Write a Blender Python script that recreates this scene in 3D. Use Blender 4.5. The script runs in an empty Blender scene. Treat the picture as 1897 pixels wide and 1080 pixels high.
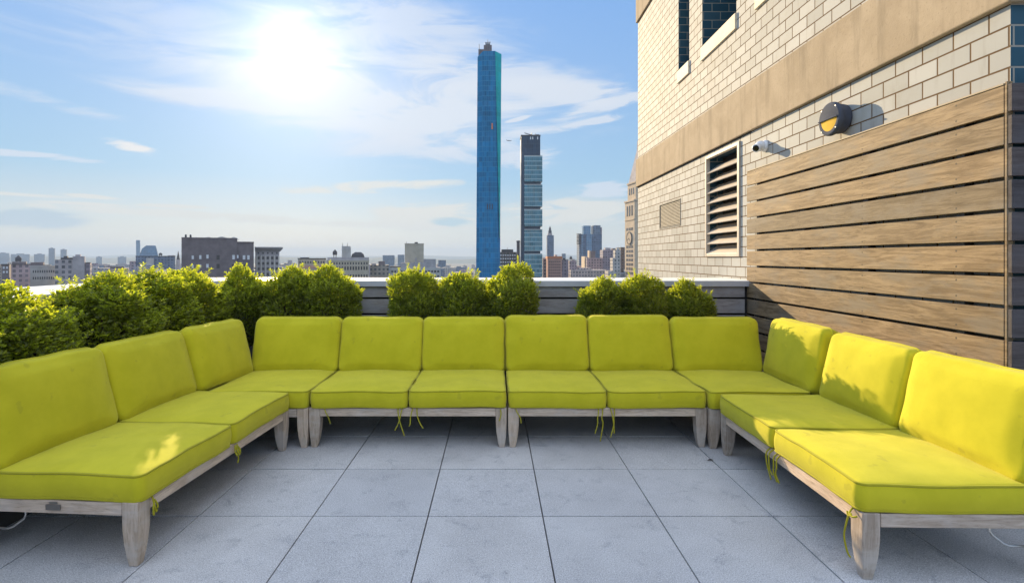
import bpy, bmesh, math, random
from mathutils import Vector, Matrix
R = math.radians
scene = bpy.context.scene
COL = scene.collection
random.seed(7)

# ------------------------------------------------------------------ camera
F, VX, VY, EYE = 960.0, 915.0, 478.0, 1.36      # focal length and vanishing point of the photograph (1897 px wide)
cam_d = bpy.data.cameras.new('camera')
cam = bpy.data.objects.new('camera', cam_d); COL.objects.link(cam)
cam.location = (0, 0, EYE); cam.rotation_euler = (R(90), 0, 0)
cam_d.sensor_width = 36; cam_d.lens = 36 * F / 1897
cam_d.shift_x = (948.5 - VX) / 1897; cam_d.shift_y = -(540 - VY) / 1897
cam_d.clip_start = 0.05; cam_d.clip_end = 60000
scene.camera = cam

def X(px, Y): return (px - VX) * Y / F
def Z(py, Y): return EYE - (py - VY) * Y / F

# ------------------------------------------------------------------ node helpers
class E:
    """a node socket with arithmetic"""
    nt = None
    def __init__(s, k): s.k = k
    @staticmethod
    def math(op, *a):
        n = E.nt.nodes.new('ShaderNodeMath'); n.operation = op
        for i, v in enumerate(a):
            if isinstance(v, E): E.nt.links.new(v.k, n.inputs[i])
            else: n.inputs[i].default_value = v
        return E(n.outputs[0])
    def __add__(s, o): return E.math('ADD', s, o)
    __radd__ = __add__
    def __sub__(s, o): return E.math('SUBTRACT', s, o)
    def __rsub__(s, o): return E.math('SUBTRACT', o, s)
    def __mul__(s, o): return E.math('MULTIPLY', s, o)
    __rmul__ = __mul__
    def __truediv__(s, o): return E.math('DIVIDE', s, o)
def put(sock, v):
    if isinstance(v, E): E.nt.links.new(v.k, sock)
    elif hasattr(v, '__len__') and len(v) == 3 and sock.type == 'RGBA': sock.default_value = (*v, 1)
    else: sock.default_value = v
def node(t, **kw):
    n = E.nt.nodes.new(t)
    for k, v in kw.items(): setattr(n, k, v)
    return n
def clamp01(a):
    n = node('ShaderNodeClamp'); put(n.inputs[0], a); return E(n.outputs[0])
def sstep(a, lo, hi):
    n = node('ShaderNodeMapRange', interpolation_type='SMOOTHSTEP'); put(n.inputs['Value'], a)
    n.inputs['From Min'].default_value = lo; n.inputs['From Max'].default_value = hi
    return E(n.outputs[0])
def mixc(f, a, b, mode='MIX'):
    n = node('ShaderNodeMix', data_type='RGBA', blend_type=mode)
    n.clamp_factor = True
    put(n.inputs[0], f); put(n.inputs[6], a); put(n.inputs[7], b)
    return E(n.outputs[2])
def xyz(x=0.0, y=0.0, z=0.0):
    n = node('ShaderNodeCombineXYZ')
    for i, v in enumerate((x, y, z)): put(n.inputs[i], v)
    return E(n.outputs[0])
def sep(v):
    n = node('ShaderNodeSeparateXYZ'); put(n.inputs[0], v); return [E(o) for o in n.outputs]
def noise(v, scale=1.0, detail=4, rough=.55, dist=0.0):
    n = node('ShaderNodeTexNoise'); put(n.inputs['Vector'], v)
    n.inputs['Scale'].default_value = scale; n.inputs['Detail'].default_value = detail
    n.inputs['Roughness'].default_value = rough; n.inputs['Distortion'].default_value = dist
    return E(n.outputs[0])
def white(v):
    n = node('ShaderNodeTexWhiteNoise', noise_dimensions='3D'); put(n.inputs['Vector'], v); return E(n.outputs[0])
def vscale(v, s):
    n = node('ShaderNodeVectorMath', operation='MULTIPLY'); put(n.inputs[0], v); n.inputs[1].default_value = s; return E(n.outputs[0])
def ramp(f, stops):
    n = node('ShaderNodeValToRGB'); put(n.inputs[0], f)
    el = n.color_ramp.elements
    while len(el) < len(stops): el.new(.5)
    for e, (p, c) in zip(el, stops): e.position = p; e.color = (*c, 1)
    return E(n.outputs[0])
def srgb(r, g, b):
    def l(c):
        c /= 255
        return c / 12.92 if c <= .04045 else ((c + .055) / 1.055) ** 2.4
    return (l(r), l(g), l(b))

# ------------------------------------------------------------------ exposure, sun, sky
scene.view_settings.view_transform = 'Standard'; scene.view_settings.look = 'None'
scene.view_settings.gamma = 1; EXPO = 0.95
scene.view_settings.exposure = EXPO
SUN_AZ, SUN_EL = R(-21.3), R(18.2)
sd = bpy.data.lights.new('sun', 'SUN'); sd.energy = 5.0; sd.angle = R(.5); sd.color = (1, .77, .46)
sun = bpy.data.objects.new('sun', sd); COL.objects.link(sun)
sdir = Vector((math.sin(SUN_AZ) * math.cos(SUN_EL), math.cos(SUN_AZ) * math.cos(SUN_EL), math.sin(SUN_EL)))
sun.rotation_euler = sdir.to_track_quat('Z', 'Y').to_euler(); sun.location = (-4, 9, 8)

w = bpy.data.worlds.new('World'); scene.world = w; w.use_nodes = True
E.nt = w.node_tree; E.nt.nodes.clear()
def sky():
    tc = node('ShaderNodeTexCoord')
    d = E(tc.outputs['Generated']); x, y, z = sep(d)
    az = E.math('ARCTAN2', x, y); el = E.math('ARCSINE', z)
    nish = node('ShaderNodeTexSky', sky_type='NISHITA'); nish.sun_disc = False
    nish.sun_elevation = SUN_EL; nish.sun_rotation = SUN_AZ; nish.air_density = 1.0; nish.dust_density = .6; nish.ozone_density = 1.5
    nc = mixc(1.0, E(nish.outputs[0]), (.085, .085, .085), 'MULTIPLY')
    # clear-air gradient, pale at the horizon and deeper blue above, bluer away from the sun
    grad = ramp(el / 0.8, [(0, srgb(236, 232, 219)), (.06, srgb(214, 223, 224)), (.18, srgb(160, 205, 238)), (.40, srgb(146, 192, 245)), (.62, srgb(128, 181, 246)), (1, srgb(100, 155, 232))])
    base = mixc(.86, nc, grad)
    def ang(px, py):
        u = (px - VX) / F; v = (VY - py) / F
        return math.atan(u), math.atan(v / math.hypot(1, u))
    wv = xyz(az * 2.2, el * 9.0 - az * .35, 3.1)
    wisp = noise(wv, 1.6, 9, .62, .9)
    fine = noise(xyz(az * 7.0, el * 34.0 - az * 3.0, .4), 1.0, 8, .65, .6)
    broad = noise(xyz(az * 1.5, el * 4.0, 9.0), 1.0, 5, .5, .4)
    def blob(px, py, rx, ry, slope=0.0):
        a0, e0 = ang(px, py)
        p = (az - a0) / (rx / F); q = (el - e0 - (az - a0) * slope) / (ry / F)
        return E.math('EXPONENT', (p * p + q * q) * -1.0)
    cl = base
    def layer(m, lo, hi, col, op, tex=None, k=1.2):
        nonlocal cl
        t = sstep(tex if tex is not None else wisp, .34, .66)
        f = sstep(m * ((1 - k * .5) + k * t), lo, hi) * op
        cl = mixc(f, cl, col)
    W = srgb(220, 229, 242); C = srgb(233, 233, 227)
    layer(blob(330, 60, 330, 60, .1), .3, 1.3, W, .4)
    layer(blob(720, 190, 320, 78, -.10), .15, .80, srgb(222, 231, 243), .97, None, 1.0)
    layer(blob(900, 150, 200, 40, -.05), .2, .9, W, .8, None, 1.3)
    layer(blob(700, 40, 300, 55, -.1), .25, 1.2, W, .7)
    layer(blob(770, 275, 190, 36, .0), .25, 1.0, W, .75)
    layer(blob(420, 188, 160, 17, .0), .2, .8, W, .9, None, 1.0)
    layer(blob(90, 188, 100, 13, -.14), .3, 1.1, W, .75, None, 1.3)
    layer(blob(1040, 172, 120, 24, -.08), .2, .8, W, .95, None, 1.3)
    layer(blob(1120, 195, 90, 12, .20), .2, .8, W, .9, fine, 1.3)
    layer(blob(1090, 228, 120, 8, .14), .2, .8, W, .85, fine, 1.2)
    layer(blob(960, 221, 28, 4, .22), .25, .6, W, .95, fine, .5)
    layer(blob(690, 347, 150, 11, .07), .2, .7, C, .95, fine, 1.2)
    layer(blob(250, 275, 34, 9, -.14), .22, .58, srgb(240, 240, 240), 1.0, fine, 1.1)
    layer(blob(40, 361, 60, 3.4, 0), .25, .7, C, .95, fine, .8)
    layer(blob(165, 364, 45, 3.4, -.05), .25, .7, C, .95, fine, .8)
    layer(blob(160, 378, 60, 3, 0), .25, .7, C, .95, fine, .8)
    layer(blob(320, 382, 60, 3, .0), .25, .7, C, .9, fine, 1.2)
    layer(blob(60, 288, 110, 6, 0), .3, .9, W, .8, fine, 1.2)
    layer(blob(330, 396, 240, 6, -.02), .25, .8, C, .85, fine, 1.3)
    layer(blob(640, 415, 330, 7, -.02), .3, .9, C, .85, fine, 1.2)
    layer(blob(800, 402, 95, 26, .0), .2, .6, C, .95, fine, 1.5)
    layer(blob(840, 412, 45, 11, .0), .3, .7, srgb(176, 211, 228), .8, wisp, .9)
    layer(blob(60, 404, 60, 14, .0), .25, .7, srgb(184, 207, 224), .8, fine, .9)
    layer(blob(960, 290, 80, 24, .0), .3, .9, W, .8, fine, 1.6)
    layer(blob(1040, 395, 140, 26, .0), .25, .8, C, .85, fine, 1.6)
    layer(blob(1120, 350, 60, 16, .0), .3, .9, W, .75, fine, 1.6)
    # unseen broken cloud added overhead and behind the camera to brighten the shade
    over = sstep(el, .52, .95)
    over = clamp01(over + sstep(y * -1.0, .25, .6) * sstep(el, .30, .62))
    f = over * (.45 + .55 * sstep(broad + (wisp - .5) * .4, .4, .62))
    cl = mixc(f, cl, (FILL_CLOUD * .89, FILL_CLOUD, FILL_CLOUD * 1.16))
    # aureole of the low sun
    a0, e0 = ang(541, 96)
    s = Vector((math.sin(a0) * math.cos(e0), math.cos(a0) * math.cos(e0), math.sin(e0)))
    dp = node('ShaderNodeVectorMath', operation='DOT_PRODUCT'); put(dp.inputs[0], d); dp.inputs[1].default_value = s
    an = E.math('ARCCOSINE', E.math('MINIMUM', E(dp.outputs['Value']), 1.0))
    g = E.math('EXPONENT', an * an * (-1 / .05 ** 2)) * .55 + E.math('EXPONENT', an * an * (-1 / .13 ** 2)) * .22 + E.math('EXPONENT', an * (-1 / .18)) * .20
    cl = mixc(1.0, cl, mixc(1.0, xyz(g, g, g), (1, .985, .96), 'MULTIPLY'), 'ADD')
    bg = node('ShaderNodeBackground'); bg.inputs['Strength'].default_value = .1
    k = 10 / 2 ** EXPO
    put(bg.inputs['Color'], vscale(cl, (k, k, k)))
    E.nt.links.new(bg.outputs[0], node('ShaderNodeOutputWorld').inputs[0])
FILL_CLOUD = 1.78
HAZE = 1.2e-4
sky()

# ------------------------------------------------------------------ mesh helpers
class MB:
    def __init__(s): s.v = []; s.f = []
    def add(s, v, f):
        o = len(s.v); s.v += [tuple(p) for p in v]; s.f += [tuple(i + o for i in q) for q in f]; return s
    def box(s, x0, x1, y0, y1, z0, z1):
        return s.add([(x0, y0, z0), (x1, y0, z0), (x1, y1, z0), (x0, y1, z0), (x0, y0, z1), (x1, y0, z1), (x1, y1, z1), (x0, y1, z1)],
                     [(3, 2, 1, 0), (4, 5, 6, 7), (0, 1, 5, 4), (1, 2, 6, 5), (2, 3, 7, 6), (3, 0, 4, 7)])
    def obox(s, M, x0, x1, y0, y1, z0, z1):
        t = MB().box(x0, x1, y0, y1, z0, z1)
        return s.add([M @ Vector(p) for p in t.v], t.f)
    def loft(s, loops, caps=True):
        n = len(loops[0]); o = len(s.v)
        for l in loops: s.v += [tuple(p) for p in l]
        for k in range(len(loops) - 1):
            for i in range(n):
                j = (i + 1) % n
                s.f.append((o + k * n + i, o + k * n + j, o + (k + 1) * n + j, o + (k + 1) * n + i))
        if caps:
            s.f.append(tuple(o + i for i in reversed(range(n))))
            s.f.append(tuple(o + (len(loops) - 1) * n + i for i in range(n)))
        return s
    def tube(s, pts, r, n=6, closed=False):
        pts = [Vector(p) for p in pts]; N = len(pts); loops = []
        for i, p in enumerate(pts):
            a = pts[(i - 1) % N] if closed or i else p; b = pts[(i + 1) % N] if closed or i < N - 1 else p
            t = (b - a).normalized()
            up = Vector((0, 0, 1)) if abs(t.z) < .9 else Vector((1, 0, 0))
            e1 = t.cross(up).normalized(); e2 = e1.cross(t)
            rr = r[i] if hasattr(r, '__len__') else r
            loops.append([p + e1 * (rr * math.cos(2 * math.pi * k / n)) + e2 * (rr * math.sin(2 * math.pi * k / n)) for k in range(n)])
        if closed: loops.append(loops[0])
        return s.loft(loops, not closed)
    def lathe(s, prof, n=24, M=Matrix()):
        return s.loft([[M @ Vector((r * math.cos(2 * math.pi * k / n), r * math.sin(2 * math.pi * k / n), z)) for k in range(n)] for r, z in prof])
    def build(s, name, mat, parent=None, smooth=False, bevel=0.0, loc=None, rot=None, seg=2):
        me = bpy.data.meshes.new(name); me.from_pydata(s.v, [], s.f)
        bm = bmesh.new(); bm.from_mesh(me); bmesh.ops.recalc_face_normals(bm, faces=bm.faces)
        if bevel: bmesh.ops.bevel(bm, geom=bm.edges[:], offset=bevel, segments=seg, affect='EDGES', clamp_overlap=True, profile=.5)
        bm.to_mesh(me); bm.free()
        if smooth: me.polygons.foreach_set('use_smooth', [True] * len(me.polygons))
        me.materials.append(mat)
        o = bpy.data.objects.new(name, me); COL.objects.link(o)
        if parent: o.parent = parent
        if loc: o.location = loc
        if rot: o.rotation_euler = rot
        return o
def tag(o, label=None, cat=None, group=None, kind=None):
    for k, v in (('label', label), ('category', cat), ('group', group), ('kind', kind)):
        if v: o[k] = v
    return o
def thing(name, label, cat, loc=(0, 0, 0), rz=0.0, group=None):
    o = bpy.data.objects.new(name, None); COL.objects.link(o)
    o.empty_display_size = .1; o.location = loc; o.rotation_euler = (0, 0, rz)
    return tag(o, label, cat, group)
def copy_tree(o, parent=None):
    c = o.copy(); COL.objects.link(c); c.parent = parent
    for ch in o.children: copy_tree(ch, c)
    return c

# ------------------------------------------------------------------ materials
def mat(name, fn):
    m = bpy.data.materials.new(name); m.use_nodes = True
    E.nt = m.node_tree; E.nt.nodes.clear()
    out = node('ShaderNodeOutputMaterial'); b = node('ShaderNodeBsdfPrincipled')
    E.nt.links.new(b.outputs[0], out.inputs[0])
    fn(b, out); return m
def P(b, color=None, rough=None, metal=None, spec=None, bump=None, bstr=.3, bdist=.01):
    if color is not None: put(b.inputs['Base Color'], color)
    if rough is not None: put(b.inputs['Roughness'], rough)
    if metal is not None: put(b.inputs['Metallic'], metal)
    if spec is not None: put(b.inputs['Specular IOR Level'], spec)
    if bump is not None:
        n = node('ShaderNodeBump'); n.inputs['Strength'].default_value = bstr; n.inputs['Distance'].default_value = bdist
        put(n.inputs['Height'], bump); E.nt.links.new(n.outputs[0], b.inputs['Normal'])
def objc(): return E(node('ShaderNodeTexCoord').outputs['Object'])
def wpos(): return E(node('ShaderNodeNewGeometry').outputs['Position'])
def rnd(): return E(node('ShaderNodeObjectInfo').outputs['Random'])

def plain(c, rough=.6, metal=0.0, spec=.5, amt=.12, sc=8.0):
    def fn(b, o):
        n = noise(objc(), sc, 5, .6)
        P(b, mixc(sstep(n, .3, .7), tuple(v * (1 - amt) for v in c), tuple(min(1, v * (1 + amt)) for v in c)), rough, metal, spec)
    return fn
def f_fabric(k=1.0):
    def fn(b, o):
        p = objc(); n = noise(p, 6, 4, .6); st = noise(p, 22, 3, .6)
        c = mixc(sstep(n, .3, .7), (.50 * k, .45 * k, .017), (.57 * k, .507 * k, .023))
        c = mixc(sstep(st, .62, .8) * .08, c, (.42 * k, .35 * k, .02))
        c = mixc(sstep(noise(p, 15, 2, .5), .67, .74) * .22, c, (.22 * k, .19 * k, .03))
        x, y, z = sep(p)
        wv = E.math('SINE', x * 2100.0) * E.math('SINE', (y + z) * 2100.0) * .3 + noise(p, 420, 2) + noise(p, 5, 3, .5) * 5.0
        P(b, c, .92, 0, .15, wv, .22, .004)
        b.inputs['Sheen Weight'].default_value = .10; b.inputs['Sheen Roughness'].default_value = .5
    return fn
def f_wood(c1, c2, axis=0, scale=1.0, rough=.75, weather=None, k=1.0):
    """grain along one object axis"""
    def fn(b, o):
        v = sep(wpos() if axis >= 10 else objc()); a = axis % 10
        row = v[2]
        s = [9.0, 9.0, 9.0]; s[a] = .85
        idr = E.math('FLOOR', (row - .13) / .1643) if axis >= 10 else rnd() * 40.0
        vv = xyz(v[0] * s[0] + idr * 3.7, v[1] * s[1] + idr * 5.3, v[2] * s[2])
        g1 = noise(vv, 3.0 * scale, 6, .6, 1.6); g2 = noise(vv, 18.0 * scale, 4, .7, .3)
        c = mixc(sstep(g1, .3, .72), c1, c2)
        c = mixc(sstep(g2, .50, .70) * .6, c, tuple(q * .55 for q in c1))
        tn = white(xyz(idr, 2.0, .5))
        c = mixc(1.0, c, mixc(tn, (.70, .72, .75), (1.12, 1.07, 1.0)), 'MULTIPLY')
        if weather is not None:
            wn = noise(xyz(v[0] * 2.0, v[1] * 2.0, v[2] * 5.0), 1.3, 5, .65)
            c = mixc(sstep(wn, .45, .68) * .7, c, weather)
        if axis == 11:      # screw heads where the boards meet the battens
            dy = E.math('FRACT', (v[1] - 2.937 + .375 + 7.5) / .75) - .5; dz = E.math('ABSOLUTE', E.math('FRACT', (v[2] - 2.095 + 3.286) / .1643) - .5) - .27
            rr_ = dy * dy * .5625 + dz * dz * .027
            c = mixc(E.math('LESS_THAN', rr_, .000036) * .8, c, (.05, .045, .04))
        P(b, c, rough, 0, .3, g2 * .5 + g1, .35, .004)
    return fn
def f_paver(b, o):
    p = wpos(); x, y, z = sep(p)
    tid = xyz(E.math('FLOOR', (x + .954) / .606), E.math('FLOOR', (y - 2.734) / .61), .5)
    t = white(tid)
    n = noise(p, 2.2, 6, .65, .3); sp = noise(p, 190, 2, .7); bl = noise(p, 7, 5, .7, .5); sp2 = noise(p, 420, 1, .5)
    c = mixc(sstep(n, .3, .7), (.44, .42, .41), (.545, .525, .515))
    c = mixc(t * .45, c, (.34, .345, .365))
    c = mixc(sstep(bl, .54, .70) * .55, c, (.24, .24, .255))
    c = mixc(sstep(sp, .54, .66) * .75, c, (.72, .72, .74))
    c = mixc(sstep(sp, .44, .34) * .75, c, (.16, .16, .175))
    c = mixc(sstep(sp2, .60, .72) * .4, c, (.16, .16, .17))
    P(b, c, .85, 0, .3, sp + bl * .6, .35, .003)
def f_brick(b, o):
    p = wpos(); x, y, z = sep(p)
    nx, ny, nz = sep(E(node('ShaderNodeNewGeometry').outputs['Normal']))
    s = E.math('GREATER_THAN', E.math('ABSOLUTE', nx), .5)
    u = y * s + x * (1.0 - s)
    br = node('ShaderNodeTexBrick'); br.offset = .5; br.squash = 1
    put(br.inputs['Vector'], xyz(u + .021, z - 2.685, 0.0))
    for k, v in (('Scale', 1), ('Brick Width', .219), ('Row Height', .1095), ('Mortar Size', .0058), ('Mortar Smooth', .25), ('Bias', 0)): br.inputs[k].default_value = v
    br.inputs['Color1'].default_value = (0, 0, 0, 1); br.inputs['Color2'].default_value = (1, 1, 1, 1); br.inputs['Mortar'].default_value = (.5, .5, .5, 1)
    v = E(br.outputs['Color']); m = E(br.outputs['Fac'])
    c = mixc(v, (.345, .35, .338), (.445, .448, .435))
    n = noise(p, 3.5, 5, .65); n2 = noise(xyz(x * 18.0, y * 18.0, z * 2.0), 1.0, 4, .6)
    c = mixc(sstep(n, .5, .8) * .35, c, (.25,.22,.17))
    c = mixc(sstep(n2, .55, .8) * .35, c, (.23,.21,.18))
    mc = mixc(noise(p, 9, 3), (.10, .06, .03), (.17, .11, .06))
    c = mixc(s, mixc(v, (.022, .075, .115), (.045, .105, .15)), c); mc = mixc(s, (.30, .29, .26), mc)      # return and reveals: shade painted in as dark blue brick and paler mortar
    c = mixc(m, c, mc)
    P(b, c, mixc(m, (.72, .72, .72), (.9, .9, .9)), 0, .2, (1.0 - m) + n * .15, .6, .006)
def f_concrete(b, o):
    p = wpos(); x, y, z = sep(p)
    n = noise(p, 3, 6, .65, .4); n2 = noise(p, 45, 4, .7); dr = noise(xyz(x * 6.0, y * 6.0, z * .7), 1.0, 5, .65, .2)
    c = mixc(sstep(n, .3, .7), (.36, .283, .195), (.45, .36, .255))
    c = mixc(sstep(dr, .48, .68) * .75, c, (.27, .215, .15))
    c = mixc(sstep(n2, .56, .7) * .6, c, (.27, .21, .15))
    c = mixc(sstep(noise(xyz(x * 3.0, y * 3.0, z * .5), 1.0, 3, .6), .68, .74) * .6, c, (.52, .46, .38))
    P(b, c, .9, 0, .25, n2 + n, .35, .004)
def f_leaf(b, o):
    at = node('ShaderNodeAttribute', attribute_name='tint', attribute_type='GEOMETRY')
    t = E(at.outputs['Fac'])
    c = mixc(t, (.125, .132, .055), (.21, .22, .075))
    c = mixc(sstep(t, .86, 1.0), c, (.22, .24, .03))
    P(b, c, .45, 0, .35)
    tr = node('ShaderNodeBsdfTranslucent'); put(tr.inputs[0], mixc(t, (.38, .48, .016), (.66, .72, .03)))
    ms = node('ShaderNodeMixShader'); ms.inputs[0].default_value = .56
    E.nt.links.new(b.outputs[0], ms.inputs[1]); E.nt.links.new(tr.outputs[0], ms.inputs[2]); E.nt.links.new(ms.outputs[0], o.inputs[0])
def f_facade(wall, glass, pu, pv, wu=.5, wv=.55, amt=.18, rough=.8, vary=True, grime=.3):
    """regular window openings on all four sides of a far building (object space, metres)"""
    def fn(b, o):
        x, y, z = sep(objc())
        nx, ny, nz = sep(E(node('ShaderNodeTexCoord').outputs['Normal']))
        s = E.math('GREATER_THAN', E.math('ABSOLUTE', nx), .5)
        u = y * s + x * (1.0 - s)
        fu = E.math('FRACT', u / pu + 200.5); fv = E.math('FRACT', z / pv + .25)
        win = E.math('LESS_THAN', E.math('ABSOLUTE', fu - .5), wu / 2) * E.math('LESS_THAN', E.math('ABSOLUTE', fv - .5), wv / 2)
        win = win * E.math('LESS_THAN', E.math('ABSOLUTE', nz), .5)
        cell = white(xyz(E.math('FLOOR', u / pu + 200.5), E.math('FLOOR', z / pv + .25), s))
        n = noise(objc(), .15, 5, .6)
        wc = mixc(sstep(n, .3, .7), tuple(v * (1 - amt) for v in wall), tuple(min(1, v * (1 + amt)) for v in wall))
        if vary: wc = mixc(1.0, wc, mixc(rnd(), (.72, .74, .82), (1.25, 1.15, 1.05)), 'MULTIPLY')
        gc = mixc(cell, tuple(v * .5 for v in glass), tuple(min(1, v * 1.5) for v in glass))
        P(b, mixc(win, wc, gc), mixc(win, (rough,) * 3, (.2,) * 3), 0, .4)
    return fn
def f_glass(base, line, pu, pv, lw=.06, lh=.07, rough=.12, metal=.0, spec=.6, var=.35):
    """curtain wall: panes with mullion and floor lines, every pane set a hair out of true"""
    def fn(b, o):
        x, y, z = sep(objc())
        u = x + y * .8
        fu = E.math('FRACT', u / pu + 200.0); fv = E.math('FRACT', z / pv)
        ln = E.math('MAXIMUM', E.math('LESS_THAN', fu, lw), E.math('LESS_THAN', fv, lh))
        iu = E.math('FLOOR', u / pu + 200.0); iv = E.math('FLOOR', z / pv)
        cell = white(xyz(iu, iv, .3)); flo = white(xyz(3.0, iv, .9)); bay = white(xyz(iu, 7.0, .2))
        n = noise(xyz(x * .05, y * .05, z * .02), 1.0, 5, .6)
        c = mixc(clamp01(cell * .5 + flo * .3 + bay * .3) * var, base, tuple(v * 2.0 for v in base))
        c = mixc(sstep(n, .35, .7) * .5, c, tuple(v * .5 for v in base))
        P(b, mixc(ln * .75, c, line), rough, metal, spec)
        t = node('ShaderNodeVectorMath', operation='ADD'); put(t.inputs[0], E(node('ShaderNodeNewGeometry').outputs['Normal']))
        put(t.inputs[1], xyz((cell - .5) * .10, 0.0, (white(xyz(iv, iu, 5.0)) - .5) * .16 + (flo - .5) * .08))
        nn = node('ShaderNodeVectorMath', operation='NORMALIZE'); put(nn.inputs[0], E(t.outputs[0])); E.nt.links.new(nn.outputs[0], b.inputs['Normal'])
    return fn
M_ = {}
def m(name):
    return M_[name]
def defm(name, fn): M_[name] = mat(name, fn)
defm('fabric', f_fabric()); defm('piping', f_fabric(.72)); defm('piping_soft', f_fabric(.92)); defm('string', f_fabric(.7))  # piping: fabric darkened to paint in the shade of the seam crease
defm('frame_wood', f_wood((.43, .335, .26), (.66, .545, .45), 0, 1.2, .8, (.57, .50, .455)))
defm('frame_wood_depth', f_wood((.43, .335, .26), (.66, .545, .45), 1, 1.2, .8, (.57, .50, .455)))
defm('leg_wood', f_wood((.40, .31, .235), (.60, .49, .40), 2, 1.2, .8, (.53, .475, .43)))
defm('screen_wood', f_wood((.15, .10, .053), (.335, .245, .148), 11, .8, .7, (.21, .175, .135)))
defm('screen_wood_shaded', f_wood((.060, .050, .053), (.105, .092, .098), 10, .8, .75, (.085, .08, .09)))  # return boards: shade painted in as a darker, greyer copy of the wood
defm('clad_wood', f_wood((.27, .25, .25), (.39, .37, .385), 10, .8, .8, (.40, .39, .42)))
defm('clad_wood_side', f_wood((.27, .25, .25), (.39, .37, .385), 11, .8, .8, (.40, .39, .42)))
defm('paver', f_paver); defm('brick', f_brick); defm('concrete', f_concrete); defm('leaf', f_leaf)
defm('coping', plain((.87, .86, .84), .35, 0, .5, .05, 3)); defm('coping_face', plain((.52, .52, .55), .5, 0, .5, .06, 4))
defm('dark', plain((.03, .028, .026), .9)); defm('soil', plain((.04, .03, .02), 1, 0, .2))
defm('planter', plain((.06, .06, .065), .6)); defm('bark', plain((.12, .085, .055), .9))
defm('louver', plain((.50, .435, .36), .55, 0, .4, .06)); defm('vent', plain((.17, .16, .145), .7, 0, .2, .1))
defm('glass_dark', plain((.03, .035, .045), .12)); defm('sill', plain((.72, .62, .47), .7, 0, .3, .08, 3))
defm('lamp_body', plain((.085, .095, .125), .8, 0, .05, .08)); defm('lamp_lens', plain((.72, .46, .075), .8, 0, .05, .05)); defm('screen_cap', plain((.36, .29, .20), .7))
defm('cam_white', plain((.72, .74, .78), .35, 0, .5, .03)); defm('black_glass', plain((.01, .01, .012), .1))
defm('steel', plain((.62, .60, .57), .3, .9, .5, .05)); defm('plate', plain((.22, .20, .18), .4, .6, .5, .1))

# ------------------------------------------------------------------ terrace: pavers, parapets, brick building
fl = MB()
def paver_floor():
    xs = [-.954 + .606 * k for k in range(-6, 12)]; ys = [2.734 + .61 * k for k in range(-10, 6)]
    rr = random.Random(3)
    for i in range(len(xs) - 1):
        for j in range(len(ys) - 1):
            x0, x1 = max(xs[i], -2.95) + .0032, min(xs[i + 1], 5.6) - .0032
            y0, y1 = ys[j] + .0042, min(ys[j + 1], 5.38) - .0042
            if x1 - x0 < .03 or y1 - y0 < .03: continue
            dz = rr.uniform(-.0012, .0012); e = .0012
            top = [(x0 + e, y0 + e, dz), (x1 - e, y0 + e, dz), (x1 - e, y1 - e, dz), (x0 + e, y1 - e, dz)]
            mid = [(x0, y0, dz - e), (x1, y0, dz - e), (x1, y1, dz - e), (x0, y1, dz - e)]
            bot = [(x0, y0, -.04), (x1, y0, -.04), (x1, y1, -.04), (x0, y1, -.04)]
            fl.loft([bot, mid, top])
paver_floor()
tag(fl.build('floor', m('paver')), kind='structure')
tag(MB().box(-3.8, 6.0, -6, 6.2, -.6, -.03).build('roof_slab', m('dark')), kind='structure')
tag(MB().box(-3.75, 6.0, -6, 6.15, -66, -.6).build('building_below', m('concrete')), kind='structure')

XS, XW, YP = 2.62, 2.70, 5.35          # screen face, brick face, back parapet face
GAPS = [2.095 - .1643 * k for k in range(13)]
ZC = 1.127                             # top of the parapet coping
def plank_rows(zlo, zhi):
    e = [zhi] + [g for g in GAPS if zlo + .02 < g < zhi - .02] + [zlo]
    return [(e[i + 1] + (.010 if i + 2 < len(e) else 0), e[i] - (.010 if i else 0)) for i in range(len(e) - 1)]
t = thing('parapet_wall', 'grey plank clad back parapet under a white metal coping, behind the row of three shrub groups', 'parapet', (0, YP, 0))
c = MB()
for a, b in plank_rows(.05, 1.075): c.box(-2.88, XS - .03, 0, .022, a, b)
c.build('plank_cladding', m('clad_wood'), t, bevel=.002, seg=1)
MB().box(-2.9, XW, .03, .85, -.03, 1.08).build('wall_core', m('dark'), t)
MB().box(-3.78, XW - .002, -.022, .80, 1.079, ZC).build('coping', m('coping'), t, bevel=.004)
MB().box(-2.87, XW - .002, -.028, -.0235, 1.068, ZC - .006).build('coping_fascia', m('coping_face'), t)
t = thing('parapet_wall', 'white coped parapet along the open left edge of the terrace, behind the long hedge row', 'parapet', (-2.9, 1, 0))
c = MB()
for a, b in plank_rows(.05, 1.075): c.box(-.022, 0, -6.5, YP - 1.03, a, b)
c.build('plank_cladding', m('clad_wood_side'), t, bevel=.002, seg=1)
MB().box(-.86, -.03, -6.5, 5.15, -.03, 1.08).build('wall_core', m('dark'), t)
MB().box(-.87, .022, -6.5, YP - 1.03, 1.079, ZC + .0).build('coping', m('coping'), t, bevel=.004)

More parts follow.
